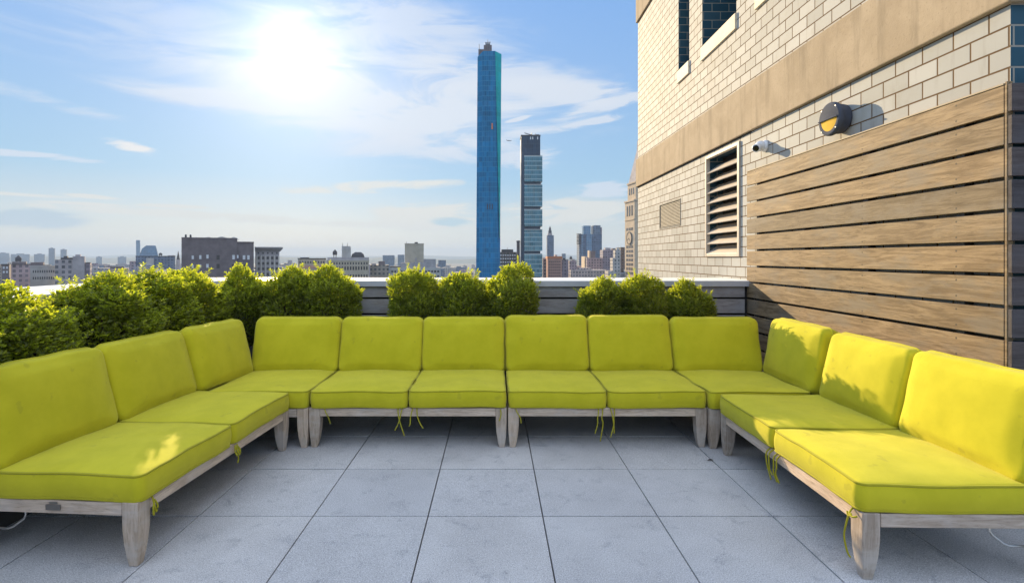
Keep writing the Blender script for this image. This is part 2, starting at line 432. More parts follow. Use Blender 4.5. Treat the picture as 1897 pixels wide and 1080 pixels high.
# ---- brick building on the right
YN, YF = 2.708, 9.71
bld = thing('brick_building', 'cream glazed brick building with tan concrete bands rising on the right of the terrace', 'building', (XW, YN, 0))
wins = [(7.16, 7.58), (5.77, 6.715), (4.45, 5.32)]
holes = [(a, b, 4.085, 5.70) for a, b in wins] + [(5.69, 6.56, 1.395, 2.62), (7.51, 8.42, 1.85, 2.205)]
def brick_wall():
    mb = MB()
    ys = sorted({YN, YF} | {v for h in holes for v in h[:2]}); zs = sorted({-6.0, 2.685, 3.20, 5.76, 6.28, 9.0} | {v for h in holes for v in h[2:]})
    for i in range(len(ys) - 1):
        for j in range(len(zs) - 1):
            yc, zc = (ys[i] + ys[i + 1]) / 2, (zs[j] + zs[j + 1]) / 2
            if any(h[0] < yc < h[1] and h[2] < zc < h[3] for h in holes): continue
            mb.add([(0, ys[i] - YN, zs[j]), (0, ys[i + 1] - YN, zs[j]), (0, ys[i + 1] - YN, zs[j + 1]), (0, ys[i] - YN, zs[j + 1])], [(0, 3, 2, 1)])
    for a, b, z0, z1 in holes:
        a -= YN; b -= YN; d = .6 if z0 > 4 else .3
        for q in ([(0, a, z0), (d, a, z0), (d, a, z1), (0, a, z1)], [(0, b, z0), (0, b, z1), (d, b, z1), (d, b, z0)],
                  [(0, a, z0), (0, b, z0), (d, b, z0), (d, a, z0)], [(0, a, z1), (d, a, z1), (d, b, z1), (0, b, z1)]):
            mb.add(q, [(0, 1, 2, 3)])
    L = YF - YN
    mb.add([(0, 0, -6), (4, 0, -6), (4, 0, 9), (0, 0, 9), (0, L, -6), (4, L, -6), (4, L, 9), (0, L, 9)], [(0, 1, 2, 3), (5, 4, 7, 6), (3, 2, 6, 7), (1, 5, 6, 2)])
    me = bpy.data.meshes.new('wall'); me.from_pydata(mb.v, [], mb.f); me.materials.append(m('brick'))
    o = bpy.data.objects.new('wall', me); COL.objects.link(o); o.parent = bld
brick_wall()
L = YF - YN
for z0, z1 in ((2.687, 3.198), (5.762, 6.28)):
    MB().box(-.035, 4, -.03, L + .03, z0, z1).build('concrete_band', m('concrete'), bld, bevel=.008)
MB().box(-.012, -.001, 5.43 - YN, L, 2.672, 2.686).build('flashing', m('dark'), bld)
for a, b in wins:
    wd = MB().box(.55, .58, a - YN + .002, b - YN - .002, 4.09, 5.69).build('window', m('glass_dark'), bld)
    MB().box(-.022, .30, a - YN - .012, b - YN + .012, 3.905, 4.082).build('sill', m('sill'), wd, bevel=.006)
# large louvre
lv = MB()
a, b, z0, z1 = 5.67 - YN, 6.58 - YN, 1.375, 2.64
lv.box(-.02, .03, a, a + .045, z0, z1).box(-.02, .03, b - .035, b, z0, z1).box(-.019, .03, a + .045, b - .035, z0, z0 + .04).box(-.019, .03, a + .045, b - .035, z1 - .04, z1)
lvo = lv.build('louver_vent', m('louver'), bld, bevel=.004)
bl = MB(); nb = 9
for k in range(nb):
    zc = z0 + .085 + k * (z1 - z0 - .13) / nb
    Mx = Matrix.Translation((.055, 0, zc)) @ Matrix.Rotation(R(-38), 4, 'Y')
    bl.obox(Mx, -.088, .088, a + .04, b - .03, -.005, .005)
bl.build('blades', m('louver'), lvo)
MB().box(.2, .21, a, b, z0, z1).build('backing', m('dark'), lvo)
# small vent
a, b, z0, z1 = 7.49 - YN, 8.44 - YN, 1.83, 2.222
sv = MB(); sv.box(-.006, .02, a, a + .016, z0, z1).box(-.006, .02, b - .016, b, z0, z1).box(-.005, .02, a + .016, b - .016, z0, z0 + .016).box(-.005, .02, a + .016, b - .016, z1 - .016, z1)
svo = sv.build('grille_vent', m('vent'), bld)
bl = MB()
for k in range(16):
    zc = z0 + .04 + k * (z1 - z0 - .07) / 15
    bl.obox(Matrix.Translation((.008, 0, zc)) @ Matrix.Rotation(R(-62), 4, 'Y'), -.014, .014, a + .02, b - .02, -.002, .002)
bl.build('blades', m('vent'), svo)
MB().box(.05, .06, a, b, z0, z1).build('backing', m('dark'), svo)

# ---- timber screen on the right wall
YE = 2.662
sc = thing('wood_screen', 'tall screen of weathered horizontal timber boards fixed to the brick wall behind the sunlit loveseat', 'screen', (XS, YE, 0))
c = MB(); c2 = MB()
rows = plank_rows(.03, 2.245)
for a, b in rows:
    c.box(0, .022, 0, YP + .02 - YE, a, b); c2.box(.002, 2.9, -.040, -.018, a, b)
c.build('slat_panel', m('screen_wood'), sc, bevel=.002, seg=1)
c2.build('side_slat_panel', m('screen_wood_shaded'), sc, bevel=.002, seg=1)
MB().box(.0, .03, -.0165, -.004, .02, 2.262).build('corner_trim', m('screen_wood'), sc, bevel=.002)
MB().box(-.004, .078, 0, YP + .02 - YE, 2.248, 2.256).build('top_cap', m('screen_cap'), sc)
c = MB()
for y in (.25, 1.0, 1.75, 2.5): c.box(.024, .076, y, y + .05, .0, 2.243)
for x in (.35, 1.2): c.box(x, x + .05, -.016, .04, 0, 2.243)
c.build('battens', m('planter'), sc)

# ---- wall lamp and camera on the brick
def bulkhead():
    t = thing('wall_lamp', 'round grey bulkhead lamp with an amber lower half above the timber screen', 'lamp', (XW, 4.0, 2.43))
    Mx = Matrix.Rotation(R(-90), 4, 'Y')       # local z -> -X, away from the wall
    MB().lathe([(.098, .001), (.108, .01), (.112, .03), (.112, .07), (.124, .078), (.128, .088), (.128, .106), (.124, .114), (.112, .117), (.098, .115)], 40, Mx).build('housing', m('lamp_body'), t, smooth=True)
    def half(sgn, r, z0, z1, bulge):
        mb = MB(); n = 20; loops = []
        for q in (1.0, .8, .55, .3, .03):
            zz = z0 + (z1 - z0) * (1 - q * q) * bulge
            loops.append([Mx @ Vector((sgn * r * q * math.sin(math.pi * k / n), r * q * math.cos(math.pi * k / n), zz)) for k in range(n + 1)])
        base = [Mx @ Vector((sgn * r * math.sin(math.pi * k / n), r * math.cos(math.pi * k / n), z0 - .02)) for k in range(n + 1)]
        return mb.loft([base] + loops)
    half(-1, .102, .114, .120, 1).build('lens', m('lamp_lens'), t, smooth=False)
    half(1, .110, .116, .124, 1).build('eyelid_hood', m('lamp_body'), t, smooth=False)
    MB().box(-.130, -.114, -.112, .112, -.005, .004).build('hood_rim', m('lamp_body'), t, bevel=.002)
    for an in (45, 135, 225, 315):
        s = MB()
        p = Mx @ Vector((.116 * math.cos(R(an)), .116 * math.sin(R(an)), .112)); s.lathe([(.006, 0), (.006, .006), (.003, .008)], 8, Matrix.Translation(p) @ Mx)
        s.build('screw', m('steel'), t)
bulkhead()
def cctv():
    t = thing('security_camera', 'small white dome shaped security camera on the brick wall beside the louvre', 'camera', (XW, 5.15, 2.47))
    Mx = Matrix.Rotation(R(-90), 4, 'Y')
    MB().lathe([(.058, .001), (.060, .012), (.052, .026), (.045, .03)], 28, Mx).build('base_plate', m('cam_white'), t, smooth=True)
    MB().lathe([(.046, .02), (.052, .045), (.050, .07), (.038, .09), (.02, .098), (.005, .1)], 28, Mx).build('ball_joint', m('cam_white'), t, smooth=True)
    D = Vector((-.72, -.62, -.30)).normalized().to_track_quat('Z', 'Y').to_matrix().to_4x4()
    B = Matrix.Translation((-.055, 0, -.004)) @ D
    MB().lathe([(.034, 0), (.038, .02), (.038, .085), (.040, .088), (.040, .098), (.034, .102)], 28, B).build('barrel', m('cam_white'), t, smooth=True)
    MB().lathe([(.033, .098), (.030, .1035), (.016, .1038)], 24, B).build('lens', m('black_glass'), t, smooth=True)
cctv()

# ------------------------------------------------------------------ seating
def rrect(w, h, r, nc=7, ne=9):
    pts = []
    for cx, cy, a0, ex, ey in ((w / 2 - r, h / 2 - r, 0, -1, 0), (-w / 2 + r, h / 2 - r, 90, 0, -1), (-w / 2 + r, -h / 2 + r, 180, 1, 0), (w / 2 - r, -h / 2 + r, 270, 0, 1)):
        for k in range(nc + 1):
            a = R(a0 + 90 * k / nc); pts.append(Vector((cx + r * math.cos(a), cy + r * math.sin(a), 0)))
        ln = (w if ex else h) - 2 * r
        for k in range(1, ne): pts.append(pts[-1 if k == 1 else -1] + Vector((ex * ln / ne, ey * ln / ne, 0)))
    return pts
def cushion(w, d, t, r=.045, crown=.02, low=.004, edge=.02, puff=.006, seed=0, seams=None):
    """soft box: plan w x d, thickness t; returns (body, piping)"""
    rr = random.Random(seed); ph = [rr.uniform(0, 6.28) for _ in range(8)]
    base = rrect(w, d, r)
    def wob(p, z):
        return .0016 * math.sin(9 * p.x / w * 2 + ph[0] + z * 20) + .0016 * math.sin(8 * p.y / d * 2 + ph[1]) + .0014 * math.sin(21 * p.x + 17 * p.y + ph[2])
    def crownf(p, c):
        return c * max(0, 1 - abs(2 * p.x / w) ** 3) * max(0, 1 - abs(2 * p.y / d) ** 3)
    def loop(inset, z):
        out = []
        for p in rrect(w - 2 * inset, d - 2 * inset, max(.004, r - inset)):
            n = Vector((p.x / w, p.y / d, 0)).normalized()
            q = p + n * wob(p, z); q.z = z + wave(p.x, p.y); out.append(q)
        return out
    L = []
    sc_in = [.08, .24, .42, .60, .76, .90]
    def wave(x, y): return .0032 * math.sin(x * 9 + ph[3]) + .003 * math.sin(y * 10 + ph[4]) + .0016 * math.sin(x * 27 + ph[7]) * math.sin(y * 19 + ph[1] + x * 9)
    def inner(e, s, z, c, sg):
        out = []
        for p in e:
            x, y = p.x * s, p.y * s
            out.append(Vector((x, y, z + wave(x, y) + sg * crownf(Vector((x, y, 0)), c) + sg * .0012 * math.sin(14 * x + ph[5]) * math.sin(11 * y + ph[6]))))
        return out
    e0 = loop(edge, 0); e1 = loop(edge, t)
    for s in sc_in: L.append(inner(e0, s, 0, low, -1))
    L.append(e0)
    for k in range(1, 4): a = math.pi / 2 * k / 4; L.append(loop(edge * (1 - math.sin(a)), edge * (1 - math.cos(a))))
    for k in range(0, 5): q = k / 4; L.append(loop(-puff * math.sin(math.pi * q), edge + (t - 2 * edge) * q))
    for k in range(3, 0, -1): a = math.pi / 2 * k / 4; L.append(loop(edge * (1 - math.sin(a)), t - edge * (1 - math.cos(a))))
    L.append(e1)
    for s in reversed(sc_in): L.append(inner(e1, s, t, crown, 1))
    body = MB().loft(L)
    pip = MB()
    for zz in (seams or (edge * .30, t - edge * .30)):
        ins = edge * .22 if zz < edge or zz > t - edge else -puff * .9
        pip.tube(loop(ins, zz), .0058, 6, True)
    return body, pip
def place(mb, Mx):
    mb.v = [tuple(Mx @ Vector(p)) for p in mb.v]; return mb
SEAT_Z, DEP = .288, .72
def seat_cushion(par, x0, x1, y0, y1, seed):
    b, p = cushion(x1 - x0 - .006, y1 - y0, .122, .04, .018, .002, .02, .005, seed)
    T = Matrix.Translation(((x0 + x1) / 2, (y0 + y1) / 2, SEAT_Z))
    o = place(b, T).build('seat_cushion', m('fabric'), par, smooth=True)
    place(p, T).build('piping', m('piping'), o, smooth=True); return o
def back_cushion(par, xc, w, yf, seed, lean=15, h=.47, rz=0.0, zb=.40, t=.155, dx=0.0, roll=0.0):
    b, p = cushion(w - .004, h, t, .058, .034, .02, .036, .010, seed, (.012, t * .56))
    S = Matrix(((1, 0, 0, 0), (0, 0, -1, t), (0, 1, 0, h / 2), (0, 0, 0, 1)))       # plan -> upright, top face towards the sitter
    T = Matrix.Translation((xc, yf, zb)) @ Matrix.Rotation(rz, 4, 'Z') @ Matrix.Rotation(R(-lean), 4, 'X') @ Matrix.Rotation(R(roll), 4, 'Y') @ S
    o = place(b, T).build('back_cushion', m('fabric'), par, smooth=True)
    place(p, T).build('piping', m('piping_soft'), o, smooth=True); return o
def leg(par, x, y, sx, sy, top=.286):
    """sabre leg; outer corner at (x, y), body grows towards (sx, sy)"""
    loops = []
    for z, wd, of in ((0, .040, .012), (.012, .044, .012), (.05, .056, .008), (.11, .070, .003), (.17, .077, 0), (.235, .078, 0), (top, .078, 0)):
        xa, xb = x + sx * of, x + sx * (of + wd); ya, yb = y + sy * of, y + sy * (of + wd * .95)
        loops.append([(xa, ya, z), (xb, ya, z), (xb, yb, z), (xa, yb, z)])
    return MB().loft(loops).build('leg', m('leg_wood'), par, bevel=.004)
def rails(par, w, d, rear=True):
    MB().box(-w / 2 + .078, w / 2 - .078, .004, .032, .226, .284).build('front_rail', m('frame_wood'), par, bevel=.003)
    for s in (-1, 1):
        x = s * (w / 2 - .018); MB().box(x - .014, x + .014, .078, d + .05, .226, .284).build('side_rail', m('frame_wood_depth'), par, bevel=.003)
    sl = MB()
    n = int(d / .1)
    for k in range(n): sl.box(-w / 2 + .04, w / 2 - .04, .06 + k * .1, .12 + k * .1, .264, .282)
    sl.build('seat_slats', m('frame_wood'), par)
def back_frame(par, x0, x1, y, rz=0.0, piv=None):
    mb = MB(); Mx = Matrix.Translation((0, y, .26)) @ Matrix.Rotation(R(-14), 4, 'X')
    if rz: Mx = Matrix.Translation(piv) @ Matrix.Rotation(rz, 4, 'Z') @ Matrix.Translation((0, 0, .26)) @ Matrix.Rotation(R(-14), 4, 'X')
    mb.obox(Mx, x0, x1, 0, .03, .0, .06).obox(Mx, x0, x1, 0, .03, .40, .455)
    n = max(2, int((x1 - x0) / .12))
    for k in range(n + 1): xx = x0 + (x1 - x0 - .045) * k / n; mb.obox(Mx, xx, xx + .045, .004, .026, .06, .40)
    return mb.build('back_frame', m('frame_wood'), par)
def strings(par, pts):
    """hanging cushion ties; each entry is a poly-line in sofa space"""
    for pl in pts:
        out = []; P_ = [Vector(p) for p in pl]
        for i in range(len(P_) - 1):
            a, b = P_[max(i - 1, 0)], P_[i]; c_, d_ = P_[i + 1], P_[min(i + 2, len(P_) - 1)]
            for k in range(5):
                u = k / 5
                out.append(.5 * ((2 * b) + (c_ - a) * u + (2 * a - 5 * b + 4 * c_ - d_) * u * u + (3 * b - a - 3 * c_ + d_) * u ** 3))
        out.append(P_[-1])
        MB().tube(out, .0042, 5).build('tie_string', m('string'), par, smooth=True)
def loveseat(label, loc, rz, w, seed, legs_extra=True, lean=15, tops=(0, 0), roll=(0, 0)):
    t = thing('loveseat', label, 'sofa', loc, rz, 'loveseats with yellow green cushions')
    for i in (0, 1):
        x0 = -w / 2 + i * w / 2
        seat_cushion(t, x0, x0 + w / 2, -.012, DEP - .01, seed + i)
        back_cushion(t, x0 + w / 4, w / 2, .655, seed + 10 + i, lean, .47 + tops[i], 0, .398, .155, 0, roll[i])
    for sx in (-1, 1):
        leg(t, sx * w / 2, 0, -sx, 1); leg(t, sx * w / 2, DEP + .14, -sx, -1)
    rails(t, w, DEP); back_frame(t, -w / 2 + .02, w / 2 - .02, DEP + .105)
    return t
def hang(x, seed, n=2, ln=.16):
    rr = random.Random(seed); out = []
    for k in range(n):
        s = rr.choice((-1, 1)); y = -.020; x1 = x + .03 * (k - (n - 1) / 2)
        out.append([(x1, .01, .285), (x1 + .004 * s, y, .262), (x1 + s * .012, y - .006, .22), (x1 + s * rr.uniform(.0, .03), y - .004, .18), (x1 + s * rr.uniform(.01, .06), y, .285 - ln * rr.uniform(.8, 1.15))])
    return out
def bow(x, y=-.022, z=.255):
    return [[(x, y, z + .03), (x - .014, y - .008, z), (x - .004, y - .016, z - .03), (x + .008, y - .01, z - .005), (x, y, z + .01)],
            [(x, y, z + .02), (x + .016, y - .01, z - .008), (x + .008, y - .012, z - .035), (x - .004, y - .008, z - .012)]]
# centre pair
wA, wB = 1.416, 1.425
A = loveseat('shaded yellow green loveseat at the back, left of the gap between the two centre seats', ((-1.326 + .092) / 2, 3.712, 0), 0, wA, 1, tops=(0, -.002), roll=(.3, 0))
strings(A, hang(-.055, 5, 2, .17) + hang(.05, 6, 2, .15) + [[(-.60, .01, .285), (-.585, -.02, .27), (-.565, -.01, .22), (-.56, .02, .17)], [(.66, .01, .285), (.668, -.018, .25), (.655, -.022, .2)]])
B = loveseat('shaded yellow green loveseat at the back, right of the gap between the two centre seats', ((.098 + 1.53) / 2, 3.712, 0), 0, wB, 21, tops=(.012, .014), roll=(-.5, -.3))
strings(B, hang(-.05, 8, 2, .2) + hang(.035, 9, 2, .2) + [[(-.66, .01, .285), (-.648, -.02, .26), (-.625, -.018, .22), (-.62, -.006, .18)]])
# side pair
Rt = loveseat('bright sunlit yellow loveseat on the right in front of the timber screen', (1.567, 2.90, 0), R(-91.2), 1.44, 41, lean=13)
strings(Rt, hang(-.03, 11, 2, .15) + hang(.05, 12, 2, .16) + [
    [(.66, .0, .285), (.675, -.026, .268), (.70, -.03, .262), (.715, -.02, .272)],
    [(.675, -.026, .268), (.668, -.035, .22), (.655, -.036, .16), (.665, -.03, .10), (.672, -.02, .075)],
    [(.68, -.024, .268), (.69, -.028, .262), (.672, -.030, .256), (.66, -.026, .268)]])
Lt = loveseat('shaded green loveseat on the left in front of the long hedge row', (-1.512, 2.985, 0), R(86.0), 1.43, 61, lean=15, tops=(.0, .0))
strings(Lt, bow(.0) + bow(.02) + [[(-.63, .0, .285), (-.645, -.024, .25), (-.64, -.03, .215), (-.628, -.026, .24), (-.64, -.02, .27)], [(-.64, -.02, .262), (-.66, -.03, .23), (-.652, -.028, .205), (-.645, -.022, .235)], [(.02, -.02, .25), (.035, -.022, .2), (.03, -.02, .17)]])
# end rail plate, linking wires
MB().box(-.717, -.7145, .36, .43, .243, .268).build('maker_plate', m('plate'), Lt, bevel=.001)
MB().box(-.7175, -.7148, .375, .412, .272, .280).build('badge', m('plate'), Lt, bevel=.001)
MB().box(-.7305 + .0195, -.7135 + .0165, .08, DEP + .05, .226, .284)
for par, sx in ((Rt, 1), (Lt, -1)):
    MB().tube([(sx * .69, .55, .27), (sx * .69, .55, .205), (sx * .692, .558, .188), (sx * .70, .60, .155), (sx * .703, .62, .148), (sx * .703, .70, .148)], .0048, 7).build('linking_wire', m('steel'), par, smooth=True)
def corner(label, x0, x1, yf, side, seed, srz, lean):
    w = x1 - x0; t = thing('corner_seat', label, 'sofa', ((x0 + x1) / 2, yf, 0), 0, 'corner seats with yellow green cushions')
    seat_cushion(t, -w / 2, w / 2, .0, .74, seed)
    back_cushion(t, side * .005, w + .02, .668, seed + 1, 15, .47, 0, .398)
    # the second back, along the outer side
    xo = side * (w / 2 - .012)
    if side > 0: back_cushion(t, xo - .012, .73, .345, seed + 2, lean, .475, R(-90) - srz, .398)
    else: back_cushion(t, xo, .66, .36, seed + 2, lean, .475, R(90) - srz, .398)
    for sx in (-1, 1):
        leg(t, sx * w / 2, .012, -sx, 1); leg(t, sx * w / 2, DEP + .14, -sx, -1)
    rails(t, w, DEP); back_frame(t, -w / 2 + .02, w / 2 - .02, DEP + .105)
    back_frame(t, -.34, .34, 0, (R(-90) if side > 0 else R(90)) - srz, (side * (w / 2 + .10), .36, 0))
    return t
corner('shaded corner seat joining the back row to the right hand loveseat', 1.535, 2.262, 3.672, 1, 81, R(1), 11.5)
corner('shaded corner seat joining the back row to the left hand loveseat', -2.05, -1.33, 3.69, -1, 91, R(7), 15)

# ------------------------------------------------------------------ shrubs
def bush_mesh(seed, rx=.25, h=.78, N=8800):
    """clipped-and-regrown boxwood: a core and several mounds of leaves, with shoots standing out of it"""
    rr = random.Random(seed); V = []; Fc = []; T = []
    def leaf(p, d, n, ln, wd, tn):
        d = d.normalized(); sd_ = d.cross(n)
        if sd_.length < 1e-3: sd_ = d.orthogonal()
        sd_.normalize(); up = sd_.cross(d) * (.18 * ln)
        o = len(V); V.extend([p, p + d * ln * .5 + sd_ * wd * .5 + up, p + d * ln, p + d * ln * .5 - sd_ * wd * .5 + up])
        Fc.append((o, o + 1, o + 2, o + 3)); T.append(tn)
    def rv(): return Vector((rr.gauss(0, 1), rr.gauss(0, 1), rr.gauss(0, 1)))
    M = [(Vector((0, 0, h * .40)), rx * .90, h * .46)]
    n = rr.randint(6, 8)
    for k in range(n):
        a = 6.283 * k / n + rr.uniform(-.4, .4); q = rr.uniform(.35, .62) * rx; r = rr.uniform(.30, .48) * rx
        zc = h * rr.uniform(.46, .80); M.append((Vector((q * math.cos(a), q * math.sin(a), zc)), r, min(r * rr.uniform(1.0, 1.5), h * 1.0 - zc)))
    a = rr.uniform(0, 6.28); M.append((Vector((.12 * rx * math.cos(a), .12 * rx * math.sin(a), h * .72)), rx * .42, h * .26))
    W = [r * r_z for _, r, r_z in M]
    def inside(p, skip):
        return any(i != skip and ((p.x - c.x) ** 2 + (p.y - c.y) ** 2) / (r * .86) ** 2 + ((p.z - c.z) / (z * .86)) ** 2 < 1 for i, (c, r, z) in enumerate(M))
    cnt = 0
    while cnt < N:
        i = rr.choices(range(len(M)), W)[0]; c, r, z = M[i]
        o = rv().normalized(); q = min(1.03, rr.random() ** .22 + rr.uniform(-.03, .06))
        p = c + Vector((o.x * r, o.y * r, o.z * z)) * q
        if p.z < 0: continue
        if inside(p, i) and rr.random() < .7: continue
        cnt += 1
        d = o * .7 + Vector((0, 0, .65)) + rv() * .5; nn = o + Vector((0, 0, .4)) + rv() * .6
        leaf(p, d, nn, rr.uniform(.022, .036), rr.uniform(.013, .019), min(1, rr.random() * .75 + .22 * max(0, o.z) * rr.random()))
    k_ = 0
    while k_ < 230:
        i = rr.choices(range(1, len(M)), W[1:])[0] if rr.random() < .75 else 0; c, r, z = M[i]
        o = rv(); o.z = abs(o.z) * .8; o.normalize()
        p = c + Vector((o.x * r, o.y * r, o.z * z)) * .93
        if inside(p, i): continue
        k_ += 1
        d = (o * rr.uniform(.3, .9) + Vector((0, 0, .9)) + rv() * .18).normalized()
        ln = rr.uniform(.02, .06) if rr.random() < .87 else rr.uniform(.06, .12); q = 0.0; sd_ = d.orthogonal().normalized()
        while q < ln:
            e = Matrix.Rotation(rr.uniform(0, 3.14), 3, d) @ sd_
            for sg in (1, -1): leaf(p + d * q, d * .8 + e * sg, d - e * sg * .5, rr.uniform(.020, .030), rr.uniform(.011, .016), rr.uniform(.5, 1.0))
            q += .012
        leaf(p + d * ln, d, sd_, .02, .011, 1.0)
    me = bpy.data.meshes.new('foliage'); me.from_pydata([tuple(v) for v in V], [], Fc); me.materials.append(m('leaf'))
    at = me.attributes.new('tint', 'FLOAT', 'FACE'); at.data.foreach_set('value', T)
    return me
BM = [bush_mesh(100 + k) for k in range(6)]
stem = MB()
for k in range(7):
    a = k * .9; stem.tube([(.012 * math.cos(a), .012 * math.sin(a), -.06), (.05 * math.cos(a), .05 * math.sin(a), .22), (.11 * math.cos(a), .11 * math.sin(a), .5)], [.011, .008, .003], 5)
stem_o = stem.build('stem', m('bark')); stem_me = stem_o.data; bpy.data.objects.remove(stem_o)
def shrub(label, group, x, y, top, wide, k, z0=.52):
    t = thing('boxwood_shrub', label, 'shrub', (x, y, z0), k * 1.7, group)
    s = wide / .5; h = (top - .055 - z0) / .80
    for nm, me in (('foliage', BM[k % 6]), ('stem', stem_me)):
        o = bpy.data.objects.new(nm, me); COL.objects.link(o); o.parent = t; o.scale = (s, s, h)
    return t
G1 = 'shrubs in the long row behind the left loveseat'
XL = -2.68
shrub('loose bright boxwood nearest the camera at the left edge of the photo', G1, XL, 2.40, 1.29, .66, 0)
shrub('bushy boxwood second along the left row, left of the bare stretch of white coping', G1, XL - .02, 2.90, 1.285, .66, 1)
shrub('dark boxwood right after the bare stretch of white coping in the left row', G1, XL + .0, 3.58, 1.33, .72, 2)
shrub('rounded boxwood in the left row below the blue glass block on the skyline', G1, XL, 4.08, 1.33, .74, 3)
shrub('boxwood in the left row at the foot of the dark brick building, beside the corner', G1, XL - .02, 4.58, 1.34, .72, 4)
G2 = 'three shrubs in the back left corner'
shrub('tall boxwood in the back left corner, first of its three, under the dark building', G2, X(453, 5.05), 5.05, 1.36, .58, 1)
shrub('low flat topped boxwood between two taller ones in the back left group', G2, X(538, 5.05), 5.05, 1.35, .60, 2)
shrub('full boxwood at the right end of the back left group, beside bare grey planks', G2, X(615, 5.05), 5.05, 1.37, .60, 0)
G3 = 'three shrubs behind the middle of the back row'
shrub('pointed boxwood below the beige block tower, left of the middle three', G3, X(770, 5.03), 5.03, 1.32, .56, 3)
shrub('rounded boxwood between the two others of the middle group, left of the tall blue tower', G3, X(858, 5.03), 5.03, 1.30, .55, 4)
shrub('tallest boxwood with a peaked top at the foot of the tall blue tower', G3, X(943, 5.03), 5.03, 1.37, .56, 5)
G4 = 'three shrubs behind the right end of the back row'
shrub('small rounded boxwood below the twin towers, left of the right hand three', G4, X(1112, 5.03), 5.03, 1.245, .52, 2)
shrub('taller boxwood below the corner of the brick building, between its two neighbours', G4, X(1190, 5.03), 5.03, 1.275, .53, 3)
shrub('boxwood under the big louvre, last before the timber screen', G4, X(1276, 5.03), 5.03, 1.225, .53, 1)
def planter(label, x0, x1, y0, y1):
    t = thing('planter', label, 'planter', ((x0 + x1) / 2, (y0 + y1) / 2, 0), 0, 'dark metal planter troughs')
    a, b = (x1 - x0) / 2, (y1 - y0) / 2
    mb = MB(); mb.box(-a, a, -b, -b + .02, 0, .53).box(-a, a, b - .02, b, 0, .53).box(-a, -a + .02, -b + .02, b - .02, 0, .53).box(a - .02, a, -b + .02, b - .02, 0, .53)
    mb.build('trough', m('planter'), t); MB().box(-a + .02, a - .02, -b + .02, b - .02, .02, .5).build('soil', m('soil'), t)
planter('dark trough under the long hedge row behind the left loveseat', -2.86, -2.47, 2.1, 4.82)
planter('dark trough under the back left shrubs', X(453, 5.05) - .3, X(615, 5.05) + .3, 4.86, 5.25)
planter('dark trough under the middle shrubs', X(770, 5.05) - .25, X(943, 5.05) + .27, 4.84, 5.22)
planter('dark trough under the shrubs at the right end', X(1112, 5.05) - .25, X(1276, 5.05) + .27, 4.84, 5.22)

# one dry leaf on the pavers
lf = MB(); lf.add([(0, 0, .003), (.022, -.008, .012), (.048, 0, .006), (.024, .011, .010), (.024, 0, .004)], [(0, 1, 4), (1, 2, 4), (2, 3, 4), (3, 0, 4)]).add([(-.02, -.001, .004), (0, -.001, .004), (0, .001, .004), (-.02, .001, .004)], [(0, 1, 2, 3)])
o = tag(lf.build('dry_leaf', m('soil')), 'small dark dry leaf lying on the pavers near the right hand loveseat', 'leaf'); o.location = (1.43, 3.48, 0)

# ------------------------------------------------------------------ city
GZ = -65.0
def f_ground(b, o):
    p = wpos(); n = noise(p, .004, 8, .7); n2 = noise(p, .03, 6, .7)
    c = mixc(sstep(n, .35, .65), (.035, .05, .04), (.09, .09, .09)); c = mixc(sstep(n2, .5, .7) * .6, c, (.17, .165, .17)); P(b, c, .95, 0, .2)
defm('city_ground', f_ground)
defm('hill', plain((.07, .085, .06), 1, 0, .1, .3, .002))
tag(MB().add([(-15000, -400, GZ), (15000, -400, GZ), (15000, 15500, GZ), (-15000, 15500, GZ)], [(0, 1, 2, 3)]).build('ground', m('city_ground')), kind='structure')
def ridge(y0, depth, hb, amp, seed, x0=-14500, x1=14500, n=150):
    rr = random.Random(seed); ph = [(rr.uniform(0, 6.28), rr.uniform(.0004, .004)) for _ in range(7)]
    def hh(x): return max(4, hb + amp * sum(math.sin(f * x + a) for a, f in ph) / 2.6)
    rows = []
    for k in range(7):
        u = k / 6; s = math.sin(math.pi * u) ** .8
        rows.append([(x0 + (x1 - x0) * i / n, y0 + depth * u, GZ - 1 + hh(x0 + (x1 - x0) * i / n + 900 * u) * s) for i in range(n + 1)])
    mb = MB(); o = 0
    for r_ in rows: mb.v += r_
    for k in range(6):
        for i in range(n): mb.f.append((k * (n + 1) + i, k * (n + 1) + i + 1, (k + 1) * (n + 1) + i + 1, (k + 1) * (n + 1) + i))
    return tag(mb.build('hills', m('hill'), smooth=True), kind='structure')
ridge(11500, 3000, 125, 26, 1)
ridge(6500, 1500, 66, 18, 5)

LW = dict(
    brickdark=((.10, .085, .085), (.05, .055, .06)), greystone=((.36, .34, .36), (.13, .135, .16)), tan=((.38, .32, .25), (.10, .10, .105)),
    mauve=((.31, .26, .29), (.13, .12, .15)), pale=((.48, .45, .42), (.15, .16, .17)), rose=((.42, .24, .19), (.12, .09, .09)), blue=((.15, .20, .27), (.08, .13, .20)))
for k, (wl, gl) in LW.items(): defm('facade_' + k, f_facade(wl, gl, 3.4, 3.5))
defm('wall_darkbrick', plain((.18, .15, .155), .9, 0, .2, .16, .25)); defm('wall_grey', plain((.38, .35, .36), .9, 0, .2, .15, .2))
defm('wall_beige', plain((.42, .375, .30), .9, 0, .2, .1, .2)); defm('wall_rose', plain((.48, .28, .23), .9, 0, .2, .12, .2)); defm('wall_pale', plain((.44, .42, .40), .9, 0, .2, .12, .2))
defm('wall_stone', plain((.56, .45, .33), .9, 0, .2, .1, .2)); defm('roof_orange', plain((.60, .22, .10), .8)); defm('roof_dark', plain((.07, .065, .07), .9))
defm('win_light', plain((.62, .63, .66), .3)); defm('win_dark', plain((.045, .045, .055), .2)); defm('trim_pale', plain((.55, .52, .48), .8)); defm('metal_grey', plain((.15, .15, .16), .5, .4))
defm('glass_blue', f_glass((.001, .125, .28), (.03, .24, .42), 1.6, 3.9, .10, .10, .10, 0, .16, .8))
